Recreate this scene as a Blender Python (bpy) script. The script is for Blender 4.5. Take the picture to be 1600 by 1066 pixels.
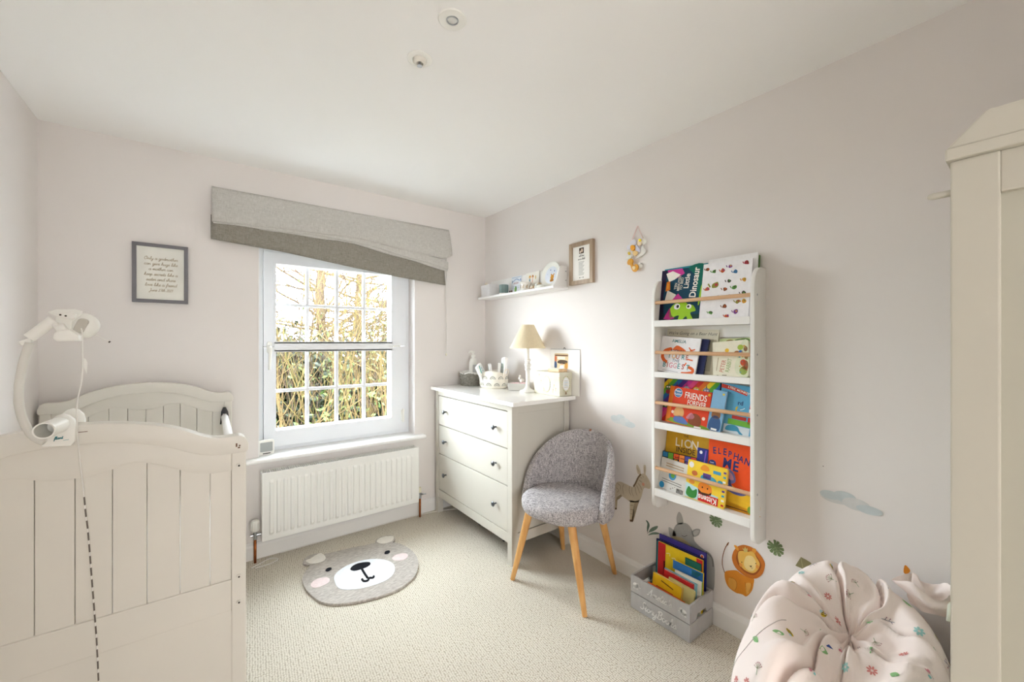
import bpy, bmesh, math, random
from math import sin, cos, pi, radians, sqrt
from mathutils import Vector, Matrix
from mathutils.bvhtree import BVHTree
for _o in list(bpy.data.objects): bpy.data.objects.remove(_o)
SC = bpy.context.scene; COL = SC.collection
random.seed(7)

# ---------------------------------------------------------------- camera
cam = bpy.data.cameras.new('camera'); camo = bpy.data.objects.new('camera', cam); COL.objects.link(camo)
camo.location = (0, 0, 1.33); camo.rotation_euler = (pi/2, 0, radians(-37.0))
cam.sensor_width = 36.0; cam.lens = 36.0*630/1600; cam.shift_y = 1/1600; cam.clip_start = 0.02
SC.camera = camo
# ---------------------------------------------------------------- light
world = bpy.data.worlds.new('overcast_sky'); SC.world = world; world.use_nodes = True
_bg = world.node_tree.nodes['Background']
_bg.inputs[0].default_value = (0.87, 0.935, 1.0, 1); _bg.inputs[1].default_value = 18.5
sun = bpy.data.lights.new('hazy_winter_sun', 'SUN'); sun.energy = 1.3; sun.angle = radians(28); sun.color = (1.0, 0.97, 0.93)
suno = bpy.data.objects.new('hazy_winter_sun', sun); COL.objects.link(suno); suno.location = (-4, 8, 5)
suno.rotation_euler = Vector((0.72, -0.66, -0.20)).to_track_quat('-Z', 'Y').to_euler()
portal = bpy.data.lights.new('window_portal', 'AREA'); portal.shape = 'RECTANGLE'; portal.size = 1.02; portal.size_y = 1.4
portal.cycles.is_portal = True
po = bpy.data.objects.new('window_portal', portal); COL.objects.link(po); po.location = (0.757, 3.16, 1.3)
po.rotation_euler = Vector((0, -1, 0)).to_track_quat('-Z', 'Z').to_euler()
hall = bpy.data.lights.new('added_doorway_fill', 'AREA'); hall.shape = 'RECTANGLE'; hall.size = 1.1; hall.size_y = 1.5; hall.energy = 29; hall.color = (0.97, 0.98, 1.0)  # added fill lamp behind the camera, shining in through the made-up doorway
hallo = bpy.data.objects.new('added_doorway_fill', hall); COL.objects.link(hallo); hallo.location = (0.12, -2.27, 1.35)
hallo.rotation_euler = Vector((0, 1, 0)).to_track_quat('-Z', 'Z').to_euler()
SC.view_settings.view_transform = 'Standard'; SC.view_settings.look = 'None'
SC.view_settings.exposure = 1.12; SC.view_settings.gamma = 1.0; SC.view_settings.use_curve_mapping = False
SC.cycles.use_denoising = True
SC.cycles.max_bounces = 12; SC.cycles.diffuse_bounces = 8; SC.cycles.transparent_max_bounces = 16

# ---------------------------------------------------------------- materials
def lin(h):
    h = h.lstrip('#'); r = []
    for i in (0, 2, 4):
        c = int(h[i:i+2], 16)/255
        r.append(c/12.92 if c <= .04045 else ((c+.055)/1.055)**2.4)
    return (*r, 1)
_M = {}
def mat(name, hexc, rough=.55, metal=0., var=.06, vscale=8., stretch=(1, 1, 1), bump=0., bscale=120., spec=.4, hex2=None, sheen=0., btype='noise', vdetail=4., transl=0.):
    """procedural principled material: noise colour variation + noise/voronoi relief"""
    if name in _M: return _M[name]
    m = bpy.data.materials.new(name); m.use_nodes = True; nt = m.node_tree; N = nt.nodes; L = nt.links
    b = N['Principled BSDF']; b.inputs['Roughness'].default_value = rough; b.inputs['Metallic'].default_value = metal
    b.inputs['Specular IOR Level'].default_value = spec
    if sheen: b.inputs['Sheen Weight'].default_value = sheen
    tc = N.new('ShaderNodeTexCoord'); mp = N.new('ShaderNodeMapping'); mp.inputs['Scale'].default_value = stretch
    L.new(tc.outputs['Object'], mp.inputs[0])
    nz = N.new('ShaderNodeTexNoise'); nz.inputs['Scale'].default_value = vscale; nz.inputs['Detail'].default_value = vdetail
    L.new(mp.outputs[0], nz.inputs['Vector'])
    rp = N.new('ShaderNodeValToRGB'); c = lin(hexc)
    c2 = lin(hex2) if hex2 else tuple(min(1, q*(1+var)) for q in c[:3])+(1,)
    c1 = c if hex2 else tuple(q*(1-var) for q in c[:3])+(1,)
    rp.color_ramp.elements[0].color = c1; rp.color_ramp.elements[1].color = c2
    rp.color_ramp.elements[0].position = .3; rp.color_ramp.elements[1].position = .7
    L.new(nz.outputs['Fac'], rp.inputs[0]); L.new(rp.outputs[0], b.inputs['Base Color'])
    if bump:
        if btype == 'voronoi':
            bt = N.new('ShaderNodeTexVoronoi'); o = bt.outputs['Distance']
        else:
            bt = N.new('ShaderNodeTexNoise'); o = bt.outputs['Fac']; bt.inputs['Detail'].default_value = 3
        bt.inputs['Scale'].default_value = bscale; L.new(mp.outputs[0], bt.inputs['Vector'])
        bp = N.new('ShaderNodeBump'); bp.inputs['Strength'].default_value = bump; bp.inputs['Distance'].default_value = .004
        L.new(o, bp.inputs['Height']); L.new(bp.outputs[0], b.inputs['Normal'])
    if transl:
        b.inputs['Transmission Weight'].default_value = 0
        tr = N.new('ShaderNodeBsdfTranslucent'); L.new(rp.outputs[0], tr.inputs[0])
        mx = N.new('ShaderNodeMixShader'); mx.inputs[0].default_value = transl
        L.new(b.outputs[0], mx.inputs[1]); L.new(tr.outputs[0], mx.inputs[2])
        L.new(mx.outputs[0], N['Material Output'].inputs[0])
    _M[name] = m; return m
def ink(hexc): return mat('print_'+hexc.lstrip('#'), hexc, .6, var=.04, vscale=40, spec=.25)
def weave(name, dark, light, s1=520, s2=60, bump=.35, rough=.9, tex='Object', lo=.36, hi=.64):
    """two crossed stretched noises: a slubby woven cloth"""
    m = bpy.data.materials.new(name); m.use_nodes = True; nt = m.node_tree; N = nt.nodes; L = nt.links
    b = N['Principled BSDF']; b.inputs['Roughness'].default_value = rough; b.inputs['Specular IOR Level'].default_value = .15
    tc = N.new('ShaderNodeTexCoord'); outs = []
    for sc_ in ((s2, s1, s1), (s1, s1, s2), (s1, s2, s1)):
        mp = N.new('ShaderNodeMapping'); mp.inputs['Scale'].default_value = sc_
        nz = N.new('ShaderNodeTexNoise'); nz.inputs['Scale'].default_value = 1; nz.inputs['Detail'].default_value = 2
        L.new(tc.outputs[tex], mp.inputs[0]); L.new(mp.outputs[0], nz.inputs['Vector']); outs.append(nz.outputs['Fac'])
    a = N.new('ShaderNodeMath'); a.operation = 'ADD'; L.new(outs[0], a.inputs[0]); L.new(outs[1], a.inputs[1])
    a2 = N.new('ShaderNodeMath'); a2.operation = 'ADD'; L.new(a.outputs[0], a2.inputs[0]); L.new(outs[2], a2.inputs[1])
    d = N.new('ShaderNodeMath'); d.operation = 'DIVIDE'; d.inputs[1].default_value = 3; L.new(a2.outputs[0], d.inputs[0])
    rp = N.new('ShaderNodeValToRGB'); rp.color_ramp.elements[0].color = lin(dark); rp.color_ramp.elements[1].color = lin(light)
    rp.color_ramp.elements[0].position = lo; rp.color_ramp.elements[1].position = hi
    L.new(d.outputs[0], rp.inputs[0]); L.new(rp.outputs[0], b.inputs['Base Color'])
    bp = N.new('ShaderNodeBump'); bp.inputs['Strength'].default_value = bump; bp.inputs['Distance'].default_value = .002
    L.new(d.outputs[0], bp.inputs['Height']); L.new(bp.outputs[0], b.inputs['Normal'])
    return m
def carpet_mat():
    m = bpy.data.materials.new('loop_pile_carpet'); m.use_nodes = True; nt = m.node_tree; N = nt.nodes; L = nt.links
    b = N['Principled BSDF']; b.inputs['Roughness'].default_value = .95; b.inputs['Specular IOR Level'].default_value = .1
    tc = N.new('ShaderNodeTexCoord'); mp = N.new('ShaderNodeMapping'); mp.inputs['Rotation'].default_value = (0, 0, radians(3)); mp.inputs['Scale'].default_value = (105, 150, 1)
    L.new(tc.outputs['Object'], mp.inputs[0])
    vo = N.new('ShaderNodeTexVoronoi'); vo.inputs['Scale'].default_value = 1.; vo.inputs['Randomness'].default_value = .42; vo.voronoi_dimensions = '2D'
    L.new(mp.outputs[0], vo.inputs['Vector'])
    rp = N.new('ShaderNodeValToRGB'); rp.color_ramp.elements[0].color = lin('#e8e2d5'); rp.color_ramp.elements[1].color = lin('#9a8c74')
    rp.color_ramp.elements[0].position = .2; rp.color_ramp.elements[1].position = .85
    L.new(vo.outputs['Distance'], rp.inputs[0])
    nz = N.new('ShaderNodeTexNoise'); nz.inputs['Scale'].default_value = 3; nz.inputs['Detail'].default_value = 5
    L.new(tc.outputs['Object'], nz.inputs['Vector'])
    hv = N.new('ShaderNodeHueSaturation'); mr = N.new('ShaderNodeMapRange'); mr.inputs['To Min'].default_value = .93; mr.inputs['To Max'].default_value = 1.06
    L.new(nz.outputs['Fac'], mr.inputs[0]); L.new(mr.outputs[0], hv.inputs['Value']); L.new(rp.outputs[0], hv.inputs['Color']); L.new(hv.outputs[0], b.inputs['Base Color'])
    bp = N.new('ShaderNodeBump'); bp.invert = True; bp.inputs['Strength'].default_value = .7; bp.inputs['Distance'].default_value = .004
    L.new(vo.outputs['Distance'], bp.inputs['Height']); L.new(bp.outputs[0], b.inputs['Normal'])
    return m
def wood(name, c1, c2, axis=0, rough=.45):
    st = [28, 28, 28]; st[axis] = 2.2
    return mat(name, c1, rough, hex2=c2, vscale=1.6, stretch=tuple(st), bump=.05, bscale=6, vdetail=6)
def glass_mat():
    m = bpy.data.materials.new('window_glass'); m.use_nodes = True; nt = m.node_tree; N = nt.nodes; L = nt.links
    for n in list(N):
        if n.type != 'OUTPUT_MATERIAL': N.remove(n)
    t = N.new('ShaderNodeBsdfTransparent'); t.inputs[0].default_value = (.97, .985, .98, 1)
    g = N.new('ShaderNodeBsdfGlossy'); g.inputs['Roughness'].default_value = .02
    lw = N.new('ShaderNodeLayerWeight'); lw.inputs[0].default_value = .12
    sc = N.new('ShaderNodeMath'); sc.operation = 'MULTIPLY'; sc.inputs[1].default_value = .35; L.new(lw.outputs['Fresnel'], sc.inputs[0])
    mx = N.new('ShaderNodeMixShader'); L.new(sc.outputs[0], mx.inputs[0]); L.new(t.outputs[0], mx.inputs[1]); L.new(g.outputs[0], mx.inputs[2])
    L.new(mx.outputs[0], N['Material Output'].inputs[0]); return m

WALL = mat('greige_wall_paint', '#e9e4e1', .85, var=.015, vscale=1.5, bump=.04, bscale=220, spec=.2)
CEIL = mat('ceiling_paint', '#f7f6f4', .9, var=.01, vscale=1.2, spec=.15)
GLOSSW = mat('white_gloss_wood', '#efeeec', .35, var=.012, vscale=3)
UPVC = mat('white_window_plastic', '#edf0f4', .28, var=.01, vscale=3)
COTW = mat('cream_white_cot_paint', '#dfdbd2', .45, var=.018, vscale=5)
DRESSW = mat('white_dresser_paint', '#ccc8be', .5, var=.012, vscale=4, spec=.25)
DTOP = mat('glossy_dresser_top', '#f0eeea', .12, var=.01, vscale=3, spec=.5)
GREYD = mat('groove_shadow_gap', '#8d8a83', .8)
STEEL = mat('brushed_steel', '#b9bcc0', .28, metal=1., var=.05)
PEWTER = mat('pewter_knob', '#6d7176', .3, metal=.9, var=.08)
COPPER = mat('copper_pipe', '#b5683a', .35, metal=1., var=.12, vscale=20)
BLACK = mat('black_plastic', '#16161a', .4)
PLAST = mat('white_plastic', '#efeee8', .35, var=.012)
IVORY = mat('ivory_plastic', '#ece7cf', .4, var=.02)
CORD = mat('white_cord', '#e9e6e1', .6)
DARK = mat('dark_marks', '#3a352f', .7)
WHITEM = mat('white_paper', '#f6f4ef', .7, var=.012)
PAGES = mat('book_pages', '#efe7d4', .9, var=.06, vscale=60, stretch=(1, 9, 1))
OAK = wood('light_beech', '#c98f4e', '#e2b271', 2)
DOWEL = wood('beech_dowel', '#c89a72', '#e3bd97', 1)

# ---------------------------------------------------------------- mesh helpers
class MB:
    def __init__(s): s.v = []; s.f = []; s.m = []
    def add(s, vs, fs, mi=0):
        o = len(s.v); s.v += [tuple(v) for v in vs]; s.f += [tuple(i+o for i in f) for f in fs]; s.m += [mi]*len(fs); return s
    def box(s, x0, x1, y0, y1, z0, z1, mi=0):
        return s.add([(x0,y0,z0),(x1,y0,z0),(x1,y1,z0),(x0,y1,z0),(x0,y0,z1),(x1,y0,z1),(x1,y1,z1),(x0,y1,z1)],
                     [(3,2,1,0),(4,5,6,7),(0,1,5,4),(1,2,6,5),(2,3,7,6),(3,0,4,7)], mi)
    def prism(s, pts, fn, d0, d1, mi=0):
        """2-D outline pts swept between depths d0,d1; fn(u,v,d)->xyz"""
        n = len(pts); vs = [fn(u, v, d0) for u, v in pts]+[fn(u, v, d1) for u, v in pts]
        return s.add(vs, [tuple(range(n))[::-1], tuple(range(n, 2*n))]+[(i, (i+1) % n, n+(i+1) % n, n+i) for i in range(n)], mi)
    def tube(s, path, r, n=8, mi=0, closed=False):
        P = [Vector(p) for p in path]; k = len(P); R = r if isinstance(r, (list, tuple)) else [r]*k
        vs = []; up = None
        for i in range(k):
            t = (P[(i+1) % k]-P[i-1]) if closed else (P[min(i+1, k-1)]-P[max(i-1, 0)])
            t = t.normalized() if t.length > 1e-9 else Vector((0, 0, 1))
            if up is None:
                up = Vector((0, 0, 1)) if abs(t.z) < .9 else Vector((1, 0, 0))
            a = t.cross(up)
            if a.length < 1e-6: a = t.cross(Vector((0.3, 1, 0.2)))
            a.normalize(); b = a.cross(t).normalized(); up = b
            vs += [P[i]+a*R[i]*cos(2*pi*j/n)+b*R[i]*sin(2*pi*j/n) for j in range(n)]
        fs = [(i*n+j, i*n+(j+1) % n, ((i+1) % k)*n+(j+1) % n, ((i+1) % k)*n+j) for i in range(k if closed else k-1) for j in range(n)]
        if not closed: fs += [tuple(range(n))[::-1], tuple((k-1)*n+j for j in range(n))]
        return s.add(vs, fs, mi)
    def lathe(s, prof, c=(0, 0, 0), n=24, mi=0, sx=1, sy=1, caps=True, pw=None):
        vs = []
        for r, z in prof:
            for j in range(n):
                a = 2*pi*j/n; ca, sa = cos(a), sin(a)
                if pw: ca = math.copysign(abs(ca)**pw, ca); sa = math.copysign(abs(sa)**pw, sa)
                vs.append((c[0]+r*sx*ca, c[1]+r*sy*sa, c[2]+z))
        k = len(prof)
        fs = [(i*n+j, i*n+(j+1) % n, (i+1)*n+(j+1) % n, (i+1)*n+j) for i in range(k-1) for j in range(n)]
        if caps: fs += [tuple(range(n))[::-1], tuple((k-1)*n+j for j in range(n))]
        return s.add(vs, fs, mi)
    def grid(s, rows, mi=0, wrap=False):
        n = len(rows[0]); vs = [p for r in rows for p in r]
        fs = [(i*n+j, i*n+(j+1) % n, (i+1)*n+(j+1) % n, (i+1)*n+j) for i in range(len(rows)-1) for j in range(n if wrap else n-1)]
        return s.add(vs, fs, mi)
    def build(s, name, mats, parent=None, smooth=False, bev=0, seg=2, loc=None, rot=None, fixn=True, sub=0):
        me = bpy.data.meshes.new(name); me.from_pydata(s.v, [], s.f)
        for m in (mats if isinstance(mats, (list, tuple)) else [mats]): me.materials.append(m)
        for p, i in zip(me.polygons, s.m): p.material_index = i
        bm = bmesh.new(); bm.from_mesh(me)
        if fixn: bmesh.ops.recalc_face_normals(bm, faces=bm.faces)
        if bev:
            es = [e for e in bm.edges if len(e.link_faces) == 2 and e.calc_face_angle(0) > radians(35)]
            bmesh.ops.bevel(bm, geom=es, offset=bev, segments=seg, profile=.6, affect='EDGES', clamp_overlap=True)
        bm.to_mesh(me); bm.free()
        if smooth:
            for p in me.polygons: p.use_smooth = True
            if smooth is not True: me.set_sharp_from_angle(angle=radians(smooth))
        o = bpy.data.objects.new(name, me); COL.objects.link(o)
        if parent is not None: o.parent = parent
        if loc: o.location = loc
        if rot: o.rotation_euler = rot
        if sub:
            md = o.modifiers.new('smooth', 'SUBSURF'); md.levels = sub; md.render_levels = sub
        return o
def tag(o, label, cat, group=None, kind=None):
    o['label'] = label; o['category'] = cat
    if group: o['group'] = group
    if kind: o['kind'] = kind
    return o
def struct(o, label=None, cat=None):
    o['kind'] = 'structure'
    if label: o['label'] = label
    if cat: o['category'] = cat
    return o
def thing(name, label, cat, loc=(0, 0, 0), rotz=0, group=None, rot=None):
    o = bpy.data.objects.new(name, None); COL.objects.link(o); o.location = loc; o.empty_display_size = .05
    o.rotation_euler = rot if rot else (0, 0, rotz)
    return tag(o, label, cat, group)
def spline(pts, n=8, closed=False):
    P = [Vector(p) for p in pts]; k = len(P); out = []
    for i in range(k if closed else k-1):
        if closed: a, b, c, d = P[i-1], P[i], P[(i+1) % k], P[(i+2) % k]
        else: a, b, c, d = P[max(i-1, 0)], P[i], P[i+1], P[min(i+2, k-1)]
        for j in range(n):
            t = j/n
            out.append(.5*((2*b)+(c-a)*t+(2*a-5*b+4*c-d)*t*t+(3*b-a-3*c+d)*t**3))
    if not closed: out.append(P[-1])
    return out
def V2(s): return [tuple(float(q) for q in p.split(',')) for p in s.split()]
def rrect(x0, x1, z0, z1, r, n=5):
    out = []
    for cx, cz, a0 in ((x1-r, z1-r, 0), (x0+r, z1-r, 90), (x0+r, z0+r, 180), (x1-r, z0+r, 270)):
        for i in range(n+1):
            a = radians(a0+90*i/n); out.append((cx+r*cos(a), cz+r*sin(a)))
    return out
def interp(tab, u):
    for (a, b), (c, d) in zip(tab, tab[1:]):
        if u <= c:
            t = (u-a)/(c-a); t = max(0, t)
            return b+(d-b)*t
    return tab[-1][1]
XZ = lambda u, v, d: (u, d, v)
XY = lambda u, v, d: (u, v, d)
YZ = lambda u, v, d: (d, u, v)

# single-stroke cursive alphabet for the hand-lettered signs
_G = {
'a': (1.15, "0.95,.8 .6,1 .2,.8 .1,.35 .35,0 .7,.2 .95,.75 .95,.95 .9,.3 1.05,.02 1.3,.3"),
'c': (.9, "0.8,.8 .55,1 .2,.8 .1,.35 .35,0 .7,.1 1.0,.35"),
'd': (1.15, "0.95,.8 .6,1 .2,.8 .1,.35 .35,0 .7,.2 .95,.8 1.0,2 .92,.4 1.05,.02 1.3,.3"),
'e': (.9, "0.1,.4 .6,.6 .75,.85 .5,1 .2,.8 .1,.35 .35,0 .7,.1 1.0,.35"),
'f': (.8, "0,.3 .4,.9 .75,1.7 .65,2 .45,1.7 .4,.2 .35,-.8 .2,-.9 .25,-.4 .6,.2 .9,.35"),
'g': (1.1, "0.9,.8 .55,1 .2,.8 .1,.35 .35,0 .7,.2 .92,.85 .9,-.4 .6,-.95 .25,-.8 .5,-.3 1.2,.3"),
'h': (1.15, "0,.3 .35,1 .5,1.8 .35,2 .25,1.6 .22,0 .3,.6 .6,1 .85,.9 .85,.25 1.0,0 1.25,.3"),
'i': (.6, "0,.3 .3,.95 .3,.2 .45,0 .7,.3|.3,1.4 .36,1.46"),
'k': (1.1, "0,.3 .35,1 .5,1.8 .35,2 .25,1.6 .22,0 .3,.6 .65,1 .75,.8 .3,.5 .7,.1 .9,0 1.2,.3"),
'l': (.65, "0,.3 .4,1.2 .5,1.8 .38,2 .25,1.6 .25,.3 .42,0 .75,.3"),
'm': (1.6, "0,.4 .2,.95 .2,0 .3,.6 .55,1 .7,.85 .7,0 .8,.6 1.05,1 1.2,.85 1.2,.2 1.35,0 1.65,.3"),
'n': (1.15, "0,.4 .2,.95 .2,0 .3,.6 .6,1 .8,.85 .8,.2 .95,0 1.2,.3"),
'o': (1.0, "0.5,1 .15,.8 .1,.35 .4,0 .75,.2 .8,.7 .5,1 .6,.8 1.1,.75"),
'p': (1.1, "0,.4 .25,.95 .2,-.9 .22,.3 .4,.9 .7,1 .85,.6 .7,.1 .4,0 .3,.1 .7,.05 1.15,.3"),
'r': (.8, "0,.4 .2,.95 .25,1.1 .4,.95 .65,.95 .6,.3 .7,0 .9,.3"),
's': (.8, "0,.3 .35,.95 .42,1.05 .6,.5 .5,.05 .2,0 .1,.15|.5,.05 .85,.3"),
't': (.7, "0,.3 .35,1.1 .4,1.7 .33,.3 .48,0 .75,.3|.1,1.2 .7,1.25"),
'u': (1.15, "0,.4 .15,.95 .15,.3 .4,0 .7,.3 .85,.95 .85,.3 1.0,0 1.25,.3"),
'v': (1.0, "0,.5 .15,.95 .3,.3 .4,0 .65,.5 .75,.95 1.1,.8"),
'y': (1.05, "0,.5 .15,.95 .15,.4 .4,.05 .7,.3 .85,.95 .85,-.4 .55,-.95 .25,-.8 .5,-.3 1.15,.3"),
'O': (1.6, "0.9,2 .35,1.7 .15,.9 .4,.1 .9,0 1.35,.6 1.3,1.5 .9,2 .8,1.6 1.5,1.7"),
'A': (1.7, "0,.2 .3,0 .8,1.2 1.15,2.1 1.2,1 1.25,0|.3,.8 .9,.9 1.6,.6"),
'S': (1.3, "1.1,1.7 .85,2.05 .5,1.7 .6,1.2 .95,.7 .8,.1 .3,0 .05,.3"),
'B': (1.5, "0.4,1.9 .35,0|0,1.6 .4,2 .9,2.05 1.15,1.6 .8,1.15 .5,1.1 1.0,1.1 1.3,.6 1.0,.05 .4,0 .1,.15"),
'J': (1.2, "0.2,1.9 .9,2 .8,.8 .7,-.6 .3,-.8 .2,-.3 1.1,.3"),
'2': (.95, "0.15,1.5 .4,1.8 .7,1.5 .5,.8 .1,0 .4,.1 .85,.05"), '0': (1.0, "0.45,1.8 .12,1.2 .2,.2 .5,0 .8,.6 .75,1.5 .45,1.8"),
'1': (.7, "0.1,1.4 .4,1.8 .4,0"), '7': (.9, "0.1,1.75 .8,1.75 .4,0"), "'": (.4, "0.2,2 .15,1.6"), ' ': (.7, "")}
_TX = {}
def text_mesh(t, bold=0., shear=0.):
    k = (t, bold, shear)
    if k not in _TX:
        cu = bpy.data.curves.new('lettering', 'FONT'); cu.body = t; cu.size = 1; cu.offset = bold; cu.shear = shear
        cu.resolution_u = 3; cu.fill_mode = 'FRONT'
        ob = bpy.data.objects.new('lettering', cu); me = bpy.data.meshes.new_from_object(ob)
        _TX[k] = ([(v.co.x, v.co.y) for v in me.vertices], [tuple(p.vertices) for p in me.polygons])
        bpy.data.meshes.remove(me); bpy.data.objects.remove(ob); bpy.data.curves.remove(cu)
    return _TX[k]
class Art:
    """flat print: coloured outlines, strokes and lettering laid in thin layers on a surface"""
    def __init__(s): s.it = []; s.k = 0
    def up(s): s.k += 1; return s
    def poly(s, pts, col): s.it.append(([tuple(p) for p in pts], [tuple(range(len(pts)))], col, s.k)); return s
    def blob(s, pts, col, n=5): return s.poly([(p.x, p.y) for p in spline([(a, b, 0) for a, b in pts], n, True)], col)
    def rect(s, x0, x1, y0, y1, col): return s.poly([(x0, y0), (x1, y0), (x1, y1), (x0, y1)], col)
    def ell(s, cx, cy, rx, ry, col, rot=0, n=18):
        c, q = cos(radians(rot)), sin(radians(rot)); P = []
        for i in range(n):
            a = 2*pi*i/n; x, y = rx*cos(a), ry*sin(a); P.append((cx+x*c-y*q, cy+x*q+y*c))
        return s.poly(P, col)
    def line(s, pts, w, col, smooth=0, ends=1.):
        P = [Vector((a, b, 0)) for a, b in pts]
        if smooth: P = spline(P, smooth)
        n = len(P); vs = []
        for i in range(n):
            t = P[min(i+1, n-1)]-P[max(i-1, 0)]
            if t.length < 1e-9: t = Vector((1, 0, 0))
            t.normalize(); q = Vector((-t.y, t.x, 0)); ww = w/2*(ends if i in (0, n-1) else 1)
            vs += [(P[i]+q*ww)[:2], (P[i]-q*ww)[:2]]
        s.it.append((vs, [(2*i, 2*i+1, 2*i+3, 2*i+2) for i in range(n-1)], col, s.k)); return s
    def text(s, t, x, y, size, col, rot=0, sx=1., bold=0., shear=0., align='l'):
        vs, fs = text_mesh(t, bold, shear)
        if not vs: return s
        w = max(v[0] for v in vs); off = {'l': 0, 'c': -w/2, 'r': -w}[align]
        c, q = cos(radians(rot)), sin(radians(rot)); P = []
        for a, b in vs:
            a = (a+off)*size*sx; b = b*size; P.append((x+a*c-b*q, y+a*q+b*c))
        s.it.append((P, fs, col, s.k)); return s
    def fit(s, t, x0, x1, y, h, col, rot=0, bold=.01, shear=0.):
        vs, fs = text_mesh(t, bold, shear); w = max(v[0] for v in vs)-min(v[0] for v in vs); hh = max(v[1] for v in vs)
        size = h/hh; return s.text(t, x0-min(v[0] for v in vs)*size*((x1-x0)/(w*size)), y, size, col, rot, (x1-x0)/(w*size), bold, shear)
    def script(s, t, x, y, xh, col, w, slant=.25, align='l', rot=0):
        adv = sum(_G[ch][0] for ch in t)*xh; x0 = x-{'l': 0, 'c': adv/2, 'r': adv}[align]; cx = x0
        c, q = cos(radians(rot)), sin(radians(rot))
        for ch in t:
            a, st = _G[ch]
            for sk in st.split('|'):
                if sk:
                    pp = [(cx+(u+slant*v)*xh-x, v*xh) for u, v in V2(sk)]
                    s.line([(x+u*c-v*q, y+u*q+v*c) for u, v in pp], w, col, smooth=4)
            cx += a*xh
        return s
    def build(s, name, parent, fn, base=.0006, step=.00025, loc=None, rot=None):
        b = MB(); cols = []
        for vs, fs, col, k in s.it:
            if col not in cols: cols.append(col)
            b.add([fn(u, v, base+k*step) for u, v in vs], fs, cols.index(col))
        return b.build(name, [ink(c) for c in cols], parent, fixn=False, loc=loc, rot=rot)
FRONT = lambda u, v, d: (u, -d, v)          # a face looking along -Y

# ================================================================ the room
XR, XL, YN, YS, ZC = 1.913, -0.654, 2.924, -0.80, 2.40
struct(MB().box(XL-.15, XR+.15, -2.3, YN+.25, -.12, 0).build('floor', carpet_mat()), 'beige loop pile carpet covering the whole floor', 'floor')
struct(MB().box(XL-.15, XR+.15, -2.3, YN+.25, ZC, ZC+.12).build('ceiling', CEIL), 'plain white painted ceiling', 'ceiling')
OX0, OX1, OZ0, OZ1 = .247, 1.267, .60, 1.96
struct(MB().box(XL-.15, OX0, YN, YN+.25, 0, ZC).box(OX1, XR+.15, YN, YN+.25, 0, ZC).box(OX0, OX1, YN, YN+.25, 0, OZ0).box(OX0, OX1, YN, YN+.25, OZ1, ZC)
       .build('wall_north', WALL), 'greige painted wall around the window', 'wall')
struct(MB().box(XR, XR+.15, -2.3, YN, 0, ZC).build('wall_east', WALL), 'long greige wall carrying the bookcase', 'wall')
struct(MB().box(XL-.15, XL, -2.3, YN, 0, ZC).build('wall_west', WALL), 'greige wall beside the cot', 'wall')
struct(MB().box(XL, -.02, YS-.12, YS, 0, ZC).box(.78, XR, YS-.12, YS, 0, ZC).box(-.02, .78, YS-.12, YS, 2.02, ZC).build('wall_south', WALL), 'greige wall behind the camera with an added doorway opening for the fill light', 'wall')  # doorway is made up, placed and sized to let the fill lamp through
struct(MB().box(XL, XR, -2.42, -2.3, 0, ZC).build('wall_hall', WALL), 'hall wall beyond the added doorway', 'wall')
def skirting(p): return p
_sk = [(0, 0), (.016, 0), (.016, .075), (.013, .088), (.006, .098), (0, .10)]
struct(MB().prism(_sk, lambda u, v, d: (XR-u, d, v), .12, YN).build('baseboard_east', GLOSSW), 'white skirting board below the bookcase wall', 'baseboard')
struct(MB().prism(_sk, lambda u, v, d: (d, YN-u, v), XL, XR).build('baseboard_north', GLOSSW), 'white skirting board under the radiator', 'baseboard')
struct(MB().prism(_sk, lambda u, v, d: (XL+u, d, v), YS, YN).build('baseboard_west', GLOSSW), 'white skirting board behind the cot', 'baseboard')
struct(MB().prism(_sk, lambda u, v, d: (d, YS+u, v), .78, XR).prism(_sk, lambda u, v, d: (d, YS+u, v), XL, -.02).build('baseboard_south', GLOSSW), 'white skirting board either side of the added doorway', 'baseboard')

# ---------------------------------------------------------------- window
win = thing('window_1', 'white sash-look window with sixteen panes above the radiator', 'window', (0, 0, 0)); win['kind'] = 'structure'
FY0, FY1 = 3.035, 3.10
# outer frame
b = MB()
b.box(OX0, OX0+.035, FY0, FY1+.02, .60, OZ1).box(OX1-.035, OX1, FY0, FY1+.02, .60, OZ1)
b.box(OX0+.035, OX1-.035, FY0, FY1+.02, .60, .645).box(OX0+.035, OX1-.035, FY0, FY1+.02, 1.915, OZ1)
b.build('outer_frame', UPVC, win, bev=.004)
# reveal corner bead at the left edge of the opening
MB().box(OX0-.001, OX0+.004, YN-.003, FY0, .615, OZ1).build('reveal_bead', GLOSSW, win)
# casement frame
SX0, SX1 = .284, 1.230; GX0, GX1 = .352, 1.116
def mitred(x0, x1, z0, z1, gx0, gx1, gz0, gz1, y0, y1):
    b = MB()
    for q in ([(x0, z0), (x1, z0), (gx1, gz0), (gx0, gz0)], [(x1, z0), (x1, z1), (gx1, gz1), (gx1, gz0)],
              [(x1, z1), (x0, z1), (gx0, gz1), (gx1, gz1)], [(x0, z1), (x0, z0), (gx0, gz0), (gx0, gz1)]):
        b.prism(q, XZ, y0, y1)
    return b
mitred(SX0, SX1, 1.297, 1.912, GX0, GX1, 1.327, 1.837, FY0-.012, FY1).build('upper_sash', UPVC, win)
mitred(SX0, SX1, .648, 1.293, GX0, GX1, .752, 1.267, FY0-.018, FY1).build('lower_sash', UPVC, win)
MB().box(GX0-.012, GX1+.012, FY0-.026, FY0-.012, 1.262, 1.330).build('meeting_rail', UPVC, win, bev=.004)
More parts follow.
